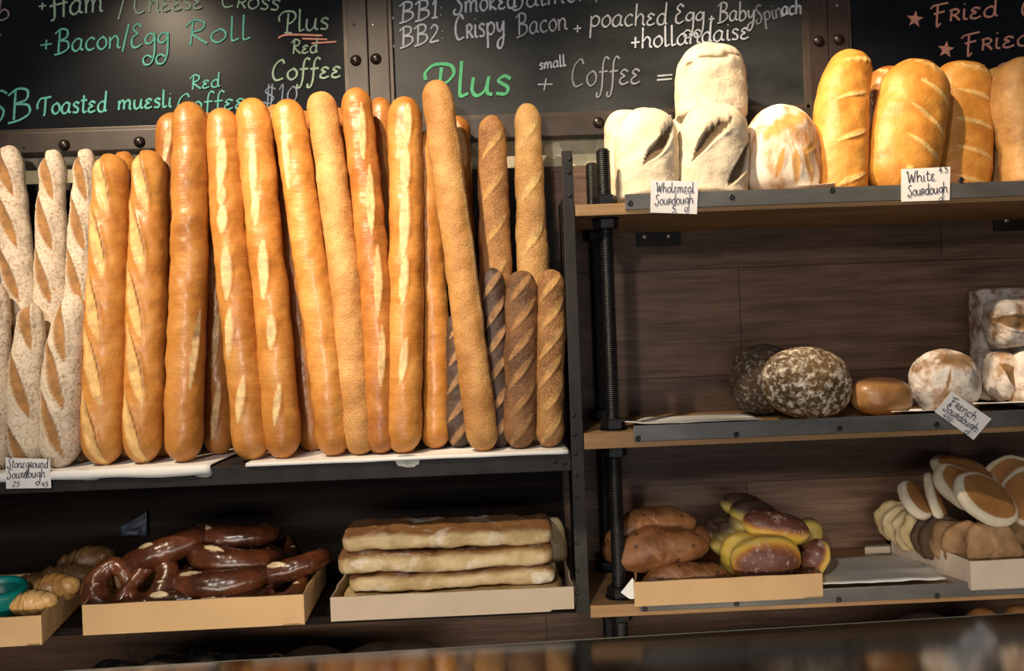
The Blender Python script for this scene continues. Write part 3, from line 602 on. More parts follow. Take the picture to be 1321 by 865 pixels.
for (x0, y0, x1, y1), bolts, lab in (((821, 292, 878, 317), ((831, 305), (862, 304)), 'black steel bracket plate under top shelf, near the threaded rods'), ((1283, 272, 1345, 298), ((1298, 284), (1330, 282)), 'black steel bracket plate under top shelf at right photo edge')):
    a, b = P(x0, y1, YW-.006), P(x1, y0, YW-.006); zc = (a.z+b.z)/2
    zt_ = EYE + .2105
    r = empty('shelf_bracket', ((a.x+b.x)/2, YW, a.z), lab, 'bracket', 'black bracket plates')
    m_ = MB().span((a.x, YW-.006, zc-.021), (b.x, YW-.0005, zc+.021)); m_.build('plate', MAT['black'], r, bevel=.0015)
    MB().span((a.x+.01, YW-.006, zc+.019), (b.x-.01, YW-.0005, zt_)).build('tab', MAT['black'], r)
    for q in bolts:
        MB().lathe([(.0065, 0), (.006, .003), (.003, .0048)], P(*q, YW-.006) + Vector((0, .0003, 0)), (0, -1, 0), 16).build('bolt', MAT['bolt'], r, smooth=True)
# ------------------------------------------------------------------ price cards
def card(quad, Y, label, lines, tilt=.006):
    c = [P(x, y, Y) for x, y in quad]                # tl tr br bl
    root = MB().prism(c, (0, .0008, 0)).build('price_card', MAT['card'], origin=c[3])
    tag(root, label, 'price card', 'handwritten price cards')
    mb = MB()
    for txt, a, b, h, w in lines: word(mb, txt, a, b, h, Y-.0001, w, .0004, .1)
    mb.build('lettering', MAT['ink'], root)
YC = YF - .0055
card([(840,232),(901,234),(899,276),(839,274)], YC, 'price card clipped under the pale wholemeal loaves on the top shelf', [('Wholemeal', (846,248), (895,248), 7, .0011), ('Sourdough', (845,264), (894,262), 7, .0011), ('5.', (866,274), (874,274), 6, .0012)])
card([(1163,218),(1226,215),(1225,258),(1163,260)], YC, 'price card clipped below the white sourdough loaves on the top shelf', [('White', (1170,236), (1206,232), 8, .0014), ('Sourdough', (1171,253), (1222,248), 7.5, .0012), ('4.5', (1211,223), (1222,222), 5, .001)])
card([(1228,505),(1279,540),(1256,567),(1206,531)], YC-.001, 'tilted price card hanging askew on the middle shelf edge', [('French', (1224,520), (1256,542), 6.5, .0013), ('Sourdough', (1216,528), (1258,557), 6.2, .0012), ('450', (1215,537), (1226,544), 3.8, .001)])
card([(7,590),(64,592),(66,629),(8,630)], YC-.001, 'price card at the lower left beneath the floury baguettes', [('Stoneground', (10,603), (62,603), 6.5, .0011), ('Sourdough', (10,617), (58,615), 6.5, .0011), ('25', (16,627), (25,627), 4, .001), ('45', (53,627), (62,627), 4, .001)])
# ------------------------------------------------------------------ big loaves
def loaf(pts, w, d, Yb, Yt, mat, cuts, label, name, group, zb, capa, capb, capn=2.4, sq=2.6, **kw):
    y0, y1 = pts[0][1], pts[-1][1]; ctrl = []
    for i, (x, y) in enumerate(pts):
        f = (y0-y)/(y0-y1); Y = Yb + (Yt-Yb)*f
        ctrl.append(PZ(x, zb+.002, Y) if (i == 0 and zb is not None) else P(x, y, Y))
    R = M(w, (Yb+Yt)/2)/2
    return bread(name, ctrl, R, d/2, mat, cuts, capa=capa, capb=capb, capn=capn, sq=sq, label=label, cat='loaf', group=group, ns=110, na=140, **kw)
ZT = SH['top'][0]; GW = 'pale wholemeal loaves on the top shelf'
loaf([(838,252),(834,200),(832,141)], 82, .11, 1.425, 1.44, 'whole', [(.58,.3,.055,.010,35,-.009,.003),(.14,.8,.05,.010,35,-.009,.003)], 'pale wholemeal loaf at the left, one dark slanting slash, behind the card', 'wholemeal_loaf', GW, ZT, .02, .07, capn=2.0, sq=2.5, lump=.005)
loaf([(915,244),(918,200),(922,135)], 92, .115, 1.42, 1.435, 'whole', [(.57,-.25,.055,.011,33,-.009,.003),(.38,.66,.06,.013,33,-.009,.003)], 'pale wholemeal loaf with two dark slashes, next to the floury round loaf', 'wholemeal_loaf', GW, ZT, .02, .075, capn=2.0, sq=2.5, lump=.005)
loaf([(812,244),(806,200),(803,146)], 50, .10, 1.53, 1.545, 'whole', (), 'pale wholemeal loaf mostly hidden at the back beside the threaded rods', 'wholemeal_loaf', GW, ZT, .02, .035, lump=.004)
loaf([(892,236),(894,200),(897,150)], 66, .09, 1.545, 1.55, 'whole', (), 'pale wholemeal loaf glimpsed in the gap behind the front pair', 'wholemeal_loaf', GW, ZT, .02, .03, lump=.004)
loaf([(917,163),(917,100),(917,58)], 90, .13, 1.505, 1.51, 'whole', [(.74,.05,.075,.0055,80,-.005,.004)], 'pale wholemeal loaf lying highest, on top of the others against the chalkboard', 'wholemeal_loaf', GW, None, .02, .065, lump=.005, sq=2.3, capn=2.05)
loaf([(1006,240),(1008,200),(1008,137)], 100, .115, 1.425, 1.45, 'boule', [(.70,-.15,.05,.016,56,.001,.005),(.3,.45,.036,.0075,-22,0,.002),(.28,.1,.034,.0075,-6,0,.002),(.36,.78,.036,.007,-34,0,.002),(.55,.62,.04,.008,40,0,.002),(.3,-.3,.03,.006,10,0,.002)], 'round flour dusted loaf with orange slash, beside the pale wholemeal loaves', 'sourdough_boule', 'round loaves', ZT, .05, .095, capn=2.05, sq=2.0)
GWS = 'white sourdough loaves on the top shelf'
wc = lambda n, tl=-68, w=0., hl=.034: [(.1+.8*i/(n-1), w + .1*math.sin(i*3), hl, .0042, tl, .0012, .002) for i in range(n)]
loaf([(1086,238),(1084,180),(1088,120),(1102,68)], 68, .09, 1.42, 1.47, 'white', wc(4, 62, .1), 'slim golden white loaf standing upright, left of the white sourdough card', 'white_loaf', GWS, ZT, .025, .045, taper=[(0,.85),(.3,1.02),(.6,.98),(.85,.84),(1,.75)], sq=2.2)
loaf([(1158,234),(1168,180),(1178,130),(1184,79)], 90, .10, 1.41, 1.45, 'white', wc(5, -62, .3, .045), 'large golden white loaf with wide slashes, right above the white sourdough card', 'white_loaf', GWS, ZT, .05, .07, sq=2.0, capn=2.1, taper=[(0,.9),(.35,1.03),(.7,1.0),(1,.88)])
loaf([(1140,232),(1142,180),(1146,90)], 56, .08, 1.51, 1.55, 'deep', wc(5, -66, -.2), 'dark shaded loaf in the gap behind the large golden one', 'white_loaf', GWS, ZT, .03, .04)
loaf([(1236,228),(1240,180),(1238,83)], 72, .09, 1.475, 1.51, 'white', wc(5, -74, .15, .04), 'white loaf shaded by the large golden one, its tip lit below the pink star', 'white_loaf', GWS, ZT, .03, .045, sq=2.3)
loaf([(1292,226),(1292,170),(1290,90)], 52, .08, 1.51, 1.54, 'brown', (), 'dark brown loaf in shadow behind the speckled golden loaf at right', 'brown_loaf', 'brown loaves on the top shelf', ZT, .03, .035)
loaf([(1326,224),(1318,170),(1312,130),(1322,82)], 60, .09, 1.43, 1.46, 'brown', (), 'speckled golden brown loaf cut by the right photo edge, top shelf', 'brown_loaf', 'brown loaves on the top shelf', ZT, .03, .04, taper=[(0,1),(.35,.9),(.7,1.1),(1,1)])
ZM = SH['mid'][0]
loaf([(985,543),(984,500),(988,444)], 84, .12, 1.50, 1.52, 'rye', (), 'dark round rye loaf nearly black, tucked behind the floury rye loaf', 'rye_loaf', 'rye loaves on the middle shelf', ZM, .06, .065, capn=2.1, sq=2.0, fine=.002)
loaf([(1040,545),(1040,500),(1038,448)], 114, .11, 1.42, 1.45, 'ryef', (), 'large floury mottled rye loaf in front on the middle shelf', 'rye_loaf', 'rye loaves on the middle shelf', ZM, .062, .066, capn=2.1, sq=2.0, fine=.002)
loaf([(1137,538),(1137,520),(1137,486)], 78, .085, 1.42, 1.425, 'roll', (), 'small glossy brown roll between the floury rye loaf and french loaf', 'bread_roll', None, ZM, .028, .036, capn=2.4, sq=2.1, tone=lambda t, w, r: sstep(.7, 1.0, t)*1.1)
GF = 'french sourdough loaves'
loaf([(1218,532),(1218,500),(1216,450)], 86, .10, 1.44, 1.46, 'french', [(.78,.15,.04,.016,78,-.003,.004),(.45,-.3,.02,.003,10,-.001,.002)], 'round cracked french loaf with grey flour, behind the tilted card', 'french_loaf', GF, ZM, .04, .06, capn=2.1, sq=2.0, lump=.007)
loaf([(1300,520),(1300,450),(1298,372)], 88, .05, 1.57, 1.58, 'french', (), 'tall flat floury slab loaf leaning against the back wall at right', 'french_loaf', GF, ZM, .012, .012, capn=4, sq=6, lump=.005)
loaf([(1276,418),(1310,416),(1350,414)], 66, .08, 1.47, 1.47, 'french', [(.3,.0,.04,.01,10,-.003,.003)], 'floury french loaf lying on top at the right photo edge', 'french_loaf', GF, None, .028, .03, capn=2.8, sq=2.5, lump=.006)
loaf([(1276,486),(1292,484),(1308,482)], 62, .075, 1.48, 1.48, 'french', [(.5,.0,.03,.012,50,-.003,.003)], 'folded french loaf under the lying one, its crust deeply cracked', 'french_loaf', GF, None, .014, .016, capn=2.6, sq=2.5, lump=.006)
loaf([(1328,527),(1328,500),(1326,452)], 46, .075, 1.45, 1.46, 'french', (), 'french loaf half out of the photo at right, beneath the lying one', 'french_loaf', GF, ZM, .03, .03, lump=.006)
# papers on the right shelves
def flatpaper(pts, Z, label, cat='paper sheet', wav=.0012, name='paper_sheet', lift=None, group='white papers on the wall shelves'):
    a, b, c, d = [Vector(p) for p in pts]
    def fn(u, v):
        p = a.lerp(b, u).lerp(d.lerp(c, u), v); p.z = EYE + Z + .0012 + wav*(1+noise.noise(Vector((p.x*22, p.y*22, 3))))
        if lift: p.z += lift(u, v)
        return p
    return sheet(name, fn, 24, 10, 'paper', label, cat, .0006, group=group)
xy = lambda px, Z, Y: PZ(px, Z, Y)
flatpaper([xy(806,ZM,1.375), xy(985,ZM,1.375), xy(965,ZM,1.55), xy(828,ZM,1.55)], ZM, 'white paper sheet on the middle shelf left of the rye loaves', lift=lambda u, v: .013*sstep(.6, 0, v)*(.6+.4*sstep(.15, 0, u)))
flatpaper([xy(1150,ZM,1.37), xy(1250,ZM,1.37), xy(1240,ZM,1.5), xy(1160,ZM,1.5)], ZM, 'white paper scrap beneath the round french loaf', lift=lambda u, v: .012*sstep(.6, 0, v))
flatpaper([xy(1256,ZM,1.375), xy(1400,ZM,1.375), xy(1400,ZM,1.56), xy(1262,ZM,1.56)], ZM, 'white paper beneath the stacked french loaves at right', lift=lambda u, v: .020*sstep(.8, 0, v))
flatpaper([xy(1025,ZT,1.36), xy(1078,ZT,1.36), xy(1078,ZT,1.41), xy(1040,ZT,1.41)], ZT, 'white paper corner poking out beneath the slim white loaf', lift=lambda u, v: .019+.004*u)
ZL = SH['low'][0]
flatpaper([xy(1050,ZL,1.353), xy(1222,ZL,1.353), xy(1168,ZL,1.55), xy(1040,ZL,1.55)], ZL, 'empty white paper sheet on the lowest shelf between two trays', wav=.003, lift=lambda u, v: .012*(1-v)+.002)
# ------------------------------------------------------------------ cardboard trays
def tray(fl, fr, bl, br, z, h, mat, label, name='cardboard_tray', flare=.0, t=.003):
    """floor corners on the shelf (x, y), height h"""
    root = empty(name, ((fl.x+fr.x)/2, (fl.y+fr.y)/2, z), label, 'tray', 'cardboard bakery trays')
    c = [Vector((p.x, p.y, z)) for p in (fl, fr, br, bl)]; cen = sum(c, Vector())/4
    MB().prism(c, (0, 0, t)).build('tray_base', MAT[mat], root)
    for i in range(4):
        a, b = c[i], c[(i+1) % 4]; d = (b-a).normalized(); n = Vector((d.y, -d.x, 0))
        if n.dot(cen - a) > 0: n = -n
        up = Vector((0, 0, h if i != 2 else h*.9)) + n*flare
        bow = MB(); k = 10; vs = []
        for j in range(k+1):
            p = a.lerp(b, j/k); w = n*(.0015*math.sin(j*1.7+i)) if 0 < j < k else Vector()
            vs += [p, p + up + w, p - n*t, p - n*t + up + w]
        fs = []
        for j in range(k):
            q = 4*j; fs += [(q, q+4, q+5, q+1), (q+2, q+3, q+7, q+6), (q+1, q+5, q+7, q+3), (q, q+2, q+6, q+4)]
        fs += [(0, 1, 3, 2), (4*k, 4*k+2, 4*k+3, 4*k+1)]
        bow.add(vs, fs).build('tray_wall', MAT[mat], root)
    return root
zt1 = EYE + ZB + .0005
hh = lambda px, ytop, Y, z: P(px, ytop, Y).z - z
def fz(px, Y): return PZ(px, zt1-EYE, Y)
tA = tray(fz(-150, 1.275), fz(54, 1.285), fz(-60, 1.54), fz(121, 1.56), zt1, .050, 'ctan', 'tan cardboard tray of croissants at the far left', t=.003)
tB = tray(fz(107, 1.318), fz(393, 1.322), fz(144, 1.56), fz(421, 1.545), zt1, .053, 'ctan', 'tan cardboard tray heaped with dark pretzels')
tC = tray(fz(427, 1.33), fz(741, 1.33), fz(455, 1.54), fz(727, 1.55), zt1, .043, 'cgrey', 'grey cardboard tray holding the stacked flat breads')
zt2 = EYE + ZL + .0005
def fl2(px, Y): return PZ(px, zt2-EYE, Y)
tD = tray(fl2(819, 1.335), fl2(1062, 1.338), fl2(822, 1.55), fl2(1030, 1.55), zt2, .044, 'ctan', 'low tan cardboard tray of raisin loaves and yellow buns')
tE = tray(fl2(1253, 1.34), fl2(1480, 1.34), fl2(1150, 1.56), fl2(1380, 1.56), zt2, .053, 'cpale', 'pale cardboard tray of flat muffins at the right photo edge')
a = P(802, 760, 1.34)
flp = MB().prism([P(801,764,1.345), P(816,745,1.338), P(818,749,1.338), P(818,772,1.338), P(812,772,1.339)], (0, .002, 0)).build('tray_flap', MAT['paper'], tD); flp['label'] = 'white folded paper flap'
strip = MB().prism([PZ(1116, ZL+.004, 1.56), PZ(1149, ZL+.004, 1.56), PZ(1149, ZL+.004, 1.575), PZ(1116, ZL+.004, 1.575)], (0, 0, .016)).build('carton_strip', MAT['cpale'], bevel=.002, origin=PZ(1130, ZL+.004, 1.57))
tag(strip, 'pale folded carton strip standing by the back wall above the empty sheet', 'carton')
# ------------------------------------------------------------------ croissants
def croissant(c, R, w, ang, mat, label, tilt=35, bend=1.0):
    """c centre, R half length"""
    n = 9; ca, sa = math.cos(math.radians(ang)), math.sin(math.radians(ang)); pts = []
    up = Vector((0, math.sin(math.radians(tilt)), math.cos(math.radians(tilt))))
    ex = Vector((ca, sa*.5, -sa*.6)).normalized(); nn = up; ey = nn.cross(ex).normalized()
    for i in range(n):
        u = -1 + 2*i/(n-1); pts.append(c + ex*(R*u) - ey*(R*.38*bend*(u*u - .4)))
    def dsp(t, wv, r):
        k = (abs(t-.5)*2)*3.0 + .18*math.sin(wv*2) + .5; f = k - math.floor(k); return w*.20*(1 - f)**1.5 - w*.06
    return bread('croissant', pts, w*1.3, w*1.15, mat, capa=R*.25, capb=R*.25, taper=[(0,.45),(.15,.62),(.32,.92),(.5,1.08),(.68,.92),(.85,.62),(1,.45)], face=nn, disp=dsp, lump=.002, lfreq=40, na=32, ns=90, label=label, cat='croissant', group='croissants in the left tray')
croissant(P(40, 776, 1.335), .044, .018, -6, 'croiss', 'pale golden croissant nearest the tray front, right of the teal cup')
croissant(P(66, 759, 1.41), .051, .023, -12, 'croiss', 'golden croissant against the right tray wall, lit from above')
croissant(P(92, 742, 1.48), .050, .021, 10, 'croiss_shade', 'brown croissant in shadow behind the lit golden one')
croissant(P(112, 722, 1.515), .054, .024, -14, 'croiss_shade', 'topmost shadowed croissant on the heap, nearest the pretzels')
croissant(P(44, 754, 1.50), .044, .020, 5, 'croiss_shade', 'dark croissant at the back right of the teal cup')
cup = empty('teal_cup', P(-3, 786, 1.35), 'teal plastic cup lying tilted among the croissants', 'cup')
prof_o = [(.001, 0), (.038, .0), (.043, .004), (.046, .020), (.047, .036), (.045, .043), (.040, .046), (.034, .044), (.030, .036), (.028, .012), (.001, .010)]
MB().lathe(prof_o, P(-3, 786, 1.35), (.12, -.12, .98), 48).build('cup_body', MAT['teal'], cup, smooth=True)
# ------------------------------------------------------------------ pretzels
PZH = [(-.30,-.74),(-.10,-.34),(.10,.03),(.30,.42),(.66,.62),(1.0,.34),(1.02,-.18),(.70,-.66)]
def pretzel(px, py, Y, R, n, roll, label, thick=1.0):
    """n: direction the pretzel's flat face looks, roll: turn in its own plane"""
    n = Vector(n).normalized(); ex = Vector((1, 0, 0)); ex = (ex - n*ex.dot(n)).normalized(); ey = n.cross(ex)
    cr, sr = math.cos(math.radians(roll)), math.sin(math.radians(roll)); ex, ey = ex*cr + ey*sr, ey*cr - ex*sr
    c = P(px, py, Y); pts = []
    full = PZH + [(0, -.84)] + [(-x, y) for x, y in reversed(PZH)]
    for i, (x, y) in enumerate(full):
        h = {0: .16, 1: .18, 2: .10, 3: .02}.get(i, 0); j = len(full)-1-i; h2 = {0: .14, 1: .10, 2: -.10, 3: 0}.get(j, 0)
        pts.append(c + ex*(x*R) + ey*(y*R) + n*((h+h2)*R))
    return bread('pretzel', pts, .28*R*thick, .26*R*thick, 'pretzel', [(.55+.02*math.sin(px), -.45+.15*math.sin(py*3), .021+.004*math.sin(px*2), .0062, 10+14*math.sin(px*5), .0015, .002),(.33,.2,.006,.002,80),(.68,.3,.006,.0015,80)], capa=.012, capb=.012, taper=[(0,.5),(.1,.48),(.2,.62),(.33,.95),(.5,1.18),(.67,.95),(.8,.62),(.9,.48),(1,.5)],
                 face=n, lump=.0015, lfreq=40, na=52, ns=230, label=label, cat='pretzel', group='dark pretzels in the cardboard tray')
pretzel(170, 753, 1.39, .061, (.05,-.82,.55), 4, 'whole pretzel shown face on, both loops visible, at front left of tray', 1.5)
pretzel(219, 706, 1.47, .066, (-.32,.05,.95), 10, 'pretzel leaning up to the right above the face on one, pale split on top', 1.3)
pretzel(234, 739, 1.45, .050, (.95,-.1,.3), 60, 'pretzel on edge squeezed between the face on one and its neighbours', 1.25)
pretzel(304, 688, 1.51, .064, (.03,.10,.95), -6, 'topmost pretzel of the heap with a cream band', 1.2)
pretzel(306, 715, 1.46, .066, (.12,.05,.95), -8, 'pretzel lying just beneath the topmost one, pale split at left', 1.3)
pretzel(290, 744, 1.415, .067, (-.04,.05,.95), -4, 'pretzel low in the middle front with a wide cream split', 1.35)
pretzel(380, 728, 1.45, .054, (-.22,.08,.93), 10, 'dark pretzel at the right wall of the tray, cream split on top', 1.3)
pretzel(347, 704, 1.53, .052, (.7,-.2,.6), 40, 'shadowed pretzel at the back right of the heap', 1.2)
pretzel(241, 764, 1.395, .052, (.0,.0,1), 5, 'pretzel barely showing above the tray wall, right of the face on one', 1.3)
pretzel(297, 766, 1.39, .050, (.0,.0,1), 12, 'small pretzel top showing above the middle of the tray wall', 1.3)
pretzel(350, 757, 1.40, .051, (.0,-.45,.9), 0, 'lighter brown pretzel at the front right above the tray wall', 1.15)
# ------------------------------------------------------------------ flat breads
def flatb(xa, ya, xb, yb, hpx, Y, dep, mat, label, tn=None, wav=.003):
    n = 8; pts = []
    for i in range(n+1):
        u = i/n; p = P(xa + (xb-xa)*u, ya + (yb-ya)*u, Y); p.z += wav*math.sin(u*7+xa)*.5; pts.append(p)
    return bread('flatbread', pts, M(hpx, Y)/2, dep/2, mat, (), capa=.02, capb=.018, capn=2.6, sq=3.0, face=(0,-1,0), lump=.005, lfreq=24, na=48, ns=90, label=label, cat='flatbread', group='flat breads in the grey tray', tone=tn)
tp = lambda t, w, r: 1.0*max(sstep(.15, 1.1, w), sstep(-.15, -1.1, w)) + .35*(1 if t < .05 or t > .95 else 0)
flatb(446, 691, 712, 680, 25, 1.42, .13, 'flat', 'topmost flat bread of the stack, browned along its upper edge', tp)
flatb(441, 720, 712, 706, 26, 1.41, .13, 'flat', 'second flat bread from the top, dusted white with flour', tp)
flatb(454, 743, 716, 730, 23, 1.41, .13, 'flat', 'third flat bread from the top, pale with small brown spots', tp)
flatb(448, 764, 722, 748, 22, 1.42, .15, 'flaty', 'lowest yellowish flat bread, mostly hidden by the tray wall')
bread('flatbread', [P(478, 722, 1.525), P(560, 714, 1.525), P(650, 709, 1.525), P(731, 701, 1.525)], M(74, 1.525)/2, .018, 'flat', (), capa=.02, capb=.02, capn=2.6, sq=3.2, lump=.005, label='flat bread standing on edge behind the stack, its end showing at right', cat='flatbread', group='flat breads in the grey tray', na=48)
# ------------------------------------------------------------------ raisin loaves
def rloaf(xa, ya, xb, yb, w, Y, Y2, label, mat='raisin'):
    a, b = P(xa, ya, Y), P(xb, yb, Y2); m = (a+b)/2; m.z += (b-a).length*.06
    R = M(w, Y)/2
    return bread('raisin_loaf', [a, m, b], R, R*1.05, mat, [(.36,.1,.03,.002,55,-.002,.002),(.55,.0,.03,.002,55,-.002,.002),(.72,.1,.03,.002,55,-.002,.002)], capa=R*1.7, capb=R*1.9, capn=2.0, taper=[(0,.8),(.4,1.05),(1,.75)], lump=.005, lfreq=30, label=label, cat='raisin loaf', group='raisin loaves in the tray', na=44, ns=60, face=(0,-1,.3))
rloaf(780, 700, 897, 672, 50, 1.45, 1.47, 'raisin loaf lying on top, sloping up to the right')
rloaf(790, 722, 914, 705, 54, 1.40, 1.42, 'raisin loaf in front just under the topmost one, covered in holes')
rloaf(828, 752, 948, 748, 38, 1.375, 1.38, 'raisin loaf down in the tray, only its top above the rim')
rloaf(858, 712, 922, 692, 56, 1.50, 1.52, 'shadowed raisin loaf behind the two front ones, by the yellow buns')
rloaf(778, 716, 830, 700, 52, 1.52, 1.53, 'dark raisin loaf at the back behind the threaded rod')
# ------------------------------------------------------------------ yellow buns
def bun(px, py, Y, wpx, hpx, dep, rot, label, mat='bun', tdir=(0, -.2, 1), tamt=1.0, tc=.1, cuts=(), pitch=0, dsp=None):
    """bun with browned crown in direction tdir"""
    w, h = M(wpx, Y)/2, M(hpx, Y)/2; c = P(px, py, Y); a = math.radians(rot)
    ax = Vector((math.cos(a), 0, math.sin(a))); td = Vector(tdir).normalized()
    Fv = Vector((0, -1, 0)); Fd = (Fv - ax*Fv.dot(ax)).normalized(); Rt = ax.cross(Fd)
    def tn(t, ph, r):
        u = -math.cos(PI*t) if False else (2*t-1); nrm = ax*u*1.0 + (Rt*math.sin(ph) + Fd*math.cos(ph))*r
        return tamt*sstep(tc-.6, tc+.6, nrm.normalized().dot(td))
    return bread('yellow_bun' , [c - ax*w, c, c + ax*w], h, dep/2, mat, cuts, capa=w*.98, capb=w*.98, capn=2.25, lump=.003, lfreq=30, na=48, ns=6, tone=tn, label=label, cat='bun', group='yellow buns in the tray', disp=dsp)
bun(987, 721, 1.395, 92, 60, .07, 3, 'large front yellow bun with dark floury face, resting on the tray edge', tdir=(.05,-.95,-.35), tc=.35)
bun(957, 716, 1.435, 56, 58, .06, 8, 'plain yellow bun side showing just left of the large front one', tdir=(.3,-.3,-1), tc=.7)
bun(1001, 680, 1.44, 86, 42, .07, -14, 'yellow bun with reddish brown crown lying over the large front one', tdir=(.1,-.35,1), tc=.2)
bun(1051, 719, 1.40, 50, 34, .05, 62, 'small yellow bun standing at the right corner of the tray', tdir=(-.75,-.5,.4), tc=.35)
bun(972, 663, 1.49, 62, 36, .06, -10, 'dark topped bun just behind and above the reddish one', 'bund', tdir=(.2,-.1,1), tc=.1)
bun(957, 651, 1.53, 54, 30, .06, -6, 'dark topped bun highest at the back of the heap', 'bund', tdir=(.3,-.1,1), tc=.0)
rid = lambda t, w, r: .003*math.sin(t*22)
bun(943, 694, 1.48, 54, 46, .06, 50, 'dull yellow pleated bun at the left of the heap beside raisin loaves', 'bund', tdir=(-.6,-.2,.8), tc=.7, dsp=rid)
bun(925, 688, 1.52, 40, 44, .06, 50, 'dull yellow pleated bun furthest back at the left of the heap', 'bund', tdir=(-.6,-.2,.8), tc=.5, dsp=rid)
bun(1042, 686, 1.50, 34, 36, .05, -40, 'dull yellow bun end at the back right of the heap', 'bund', tdir=(.2,.4,.8), tc=.6)
# ------------------------------------------------------------------ muffins
def muffin(px, py, Y, R, th, nrm, mat, label, tone=True, group='flat muffins in the pale tray', oval=1.0, rough_=.003):
    n = Vector(nrm).normalized(); c = P(px, py, Y)
    f = Vector((1, 0, 0)); f = (f - n*f.dot(n)).normalized()
    def tn(t, w, r): return sstep(.95, .74, r)*(1 if (t < .12 or t > .88) else 0) if tone else 0
    return bread('muffin', [c - n*(th/2), c + n*(th/2)], R*oval, R, mat, (), capa=th*.45, capb=th*.45, capn=2.7, face=f, lump=rough_, lfreq=30, na=48, ns=4, tone=tn, label=label, cat='muffin', group=group)
muffin(1271, 643, 1.40, .066, .030, (.30,-.70,.66), 'muffin', 'flat white muffin with toasted brown face, frontmost on top of the pile', oval=.88)
muffin(1240, 629, 1.435, .062, .028, (.35,-.68,.66), 'muffin', 'toasted muffin directly behind the frontmost one, overlapping it at left', oval=.86)
muffin(1243, 609, 1.50, .062, .028, (.15,-.35,.9), 'muffin', 'toasted muffin lying flat at the back of the pile, in shadow')
muffin(1308, 622, 1.47, .055, .028, (-.5,-.75,.5), 'muffin', 'toasted muffin propped at the back right of the pile')
muffin(1334, 640, 1.40, .060, .03, (-.85,-.45,.3), 'muffin', 'muffin on edge cut off by the right photo edge')
muffin(1180, 645, 1.46, .040, .028, (.5,-.6,.55), 'muffin', 'small toasted muffin at the left of the pile above the pale row')
muffin(1206, 642, 1.46, .046, .024, (.75,-.55,.25), 'muffin', 'torn edged muffin standing beside the small toasted one', rough_=.007)
row = [(1160,672,1.555,'mcream','first pale muffin of the row on edge, furthest back at left'),(1172,678,1.53,'mcream','second pale muffin of the row on edge'),(1185,683,1.505,'mcream','third pale muffin of the row, before the dark ones'),
       (1197,687,1.48,'mcream','last pale muffin touching the dark ones'),(1211,692,1.455,'mdark','dark chocolate coloured muffin of the row, next to the pale ones'),(1222,697,1.435,'mdark','dark chocolate coloured muffin of the row, next to the brown ones'),
       (1236,701,1.415,'mbrown','first rough brown muffin of the row after the dark ones'),(1252,704,1.395,'mbrown','middle rough brown muffin of the row on edge'),(1281,707,1.372,'mbrown','rough brown muffin at the front of the row, its whole face showing')]
for i, (px, py, Y, m, lab) in enumerate(row):
    muffin(px, py, Y, .049 if i < 8 else .054, .027, (-.32,-.92,.12) if i < 8 else (.02,-.97,.2), m, lab, tone=False, group='row of muffins on edge in the pale tray', rough_=.0085, oval=.92)
muffin(1326, 697, 1.45, .046, .027, (.0,-.97,.2), 'mbrown', 'rough brown muffin behind the front one at the photo edge', tone=False, group='row of muffins on edge in the pale tray', rough_=.0085)
# ------------------------------------------------------------------ blue grey film scrap on the rack's back panel
def scrapfn(u, v):
    p = P(158 + 34*u, 690 - 34*v*(.35+.65*u), YW-.016); p.y -= .006 + .008*abs(noise.noise(Vector((u*3, v*3, 1)))); return p
sheet('film_scrap', scrapfn, 12, 10, 'bluescrap', 'blue grey plastic film scrap stuck on the dark back above the pretzels', 'plastic scrap', .0008)
# ------------------------------------------------------------------ bench behind the counter
ZN = -.70
bench = empty('back_bench', (0, 1.3, 0), 'dark bench under the lowest shelves, behind the glass case', 'bench')
MB().span((-1.9, 1.0, EYE+ZN-.03), (1.9, YW-.002, EYE+ZN)).build('bench_top', MAT['bench'], bench, bevel=.003)
MB().span((-1.88, 1.04, .0005), (1.88, YW-.004, EYE+ZN-.03)).build('cupboard', MAT['bench'], bench)
def bagfn(u, v):
    x = -.86 + .62*u; y = 1.12 + .36*v
    bulge = math.sin(PI*min(1, max(0, u*.94+.03)))**.5 * math.sin(PI*min(1, max(0, v*.94+.03)))**.6
    z = EYE + ZN + .002 + bulge*(.175 - .05*u + .02*noise.noise(Vector((u*5, v*4, 2))) + .022*abs(noise.noise(Vector((u*11+v*5, v*9, 7)))))
    return Vector((x, y, z))
sheet('plastic_bag', bagfn, 60, 40, 'plastic', 'crumpled black plastic bag on the bench under the pretzel tray', 'plastic bag', .0008)
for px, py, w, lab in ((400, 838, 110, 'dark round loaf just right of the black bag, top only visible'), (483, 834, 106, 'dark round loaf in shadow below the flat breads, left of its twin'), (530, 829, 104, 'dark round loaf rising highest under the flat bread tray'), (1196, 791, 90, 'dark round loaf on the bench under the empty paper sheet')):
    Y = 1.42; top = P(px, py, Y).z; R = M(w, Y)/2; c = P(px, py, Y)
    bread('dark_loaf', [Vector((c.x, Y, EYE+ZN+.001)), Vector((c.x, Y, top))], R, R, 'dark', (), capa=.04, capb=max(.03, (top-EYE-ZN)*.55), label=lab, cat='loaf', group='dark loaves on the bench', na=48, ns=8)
for px, py, lab in ((1268, 785, 'brown round loaf on the bench under the muffin tray, left one'), (1316, 781, 'brown round loaf on the bench under the muffin tray at photo edge')):
    Y = 1.40; top = P(px, py, Y).z; R = M(52, Y)/2; c = P(px, py, Y)
    bread('brown_loaf', [Vector((c.x, Y, EYE+ZN+.001)), Vector((c.x, Y, top))], R, R, 'roll', (), capa=.03, capb=.06, label=lab, cat='loaf', group='brown loaves on the bench', na=48, ns=8)
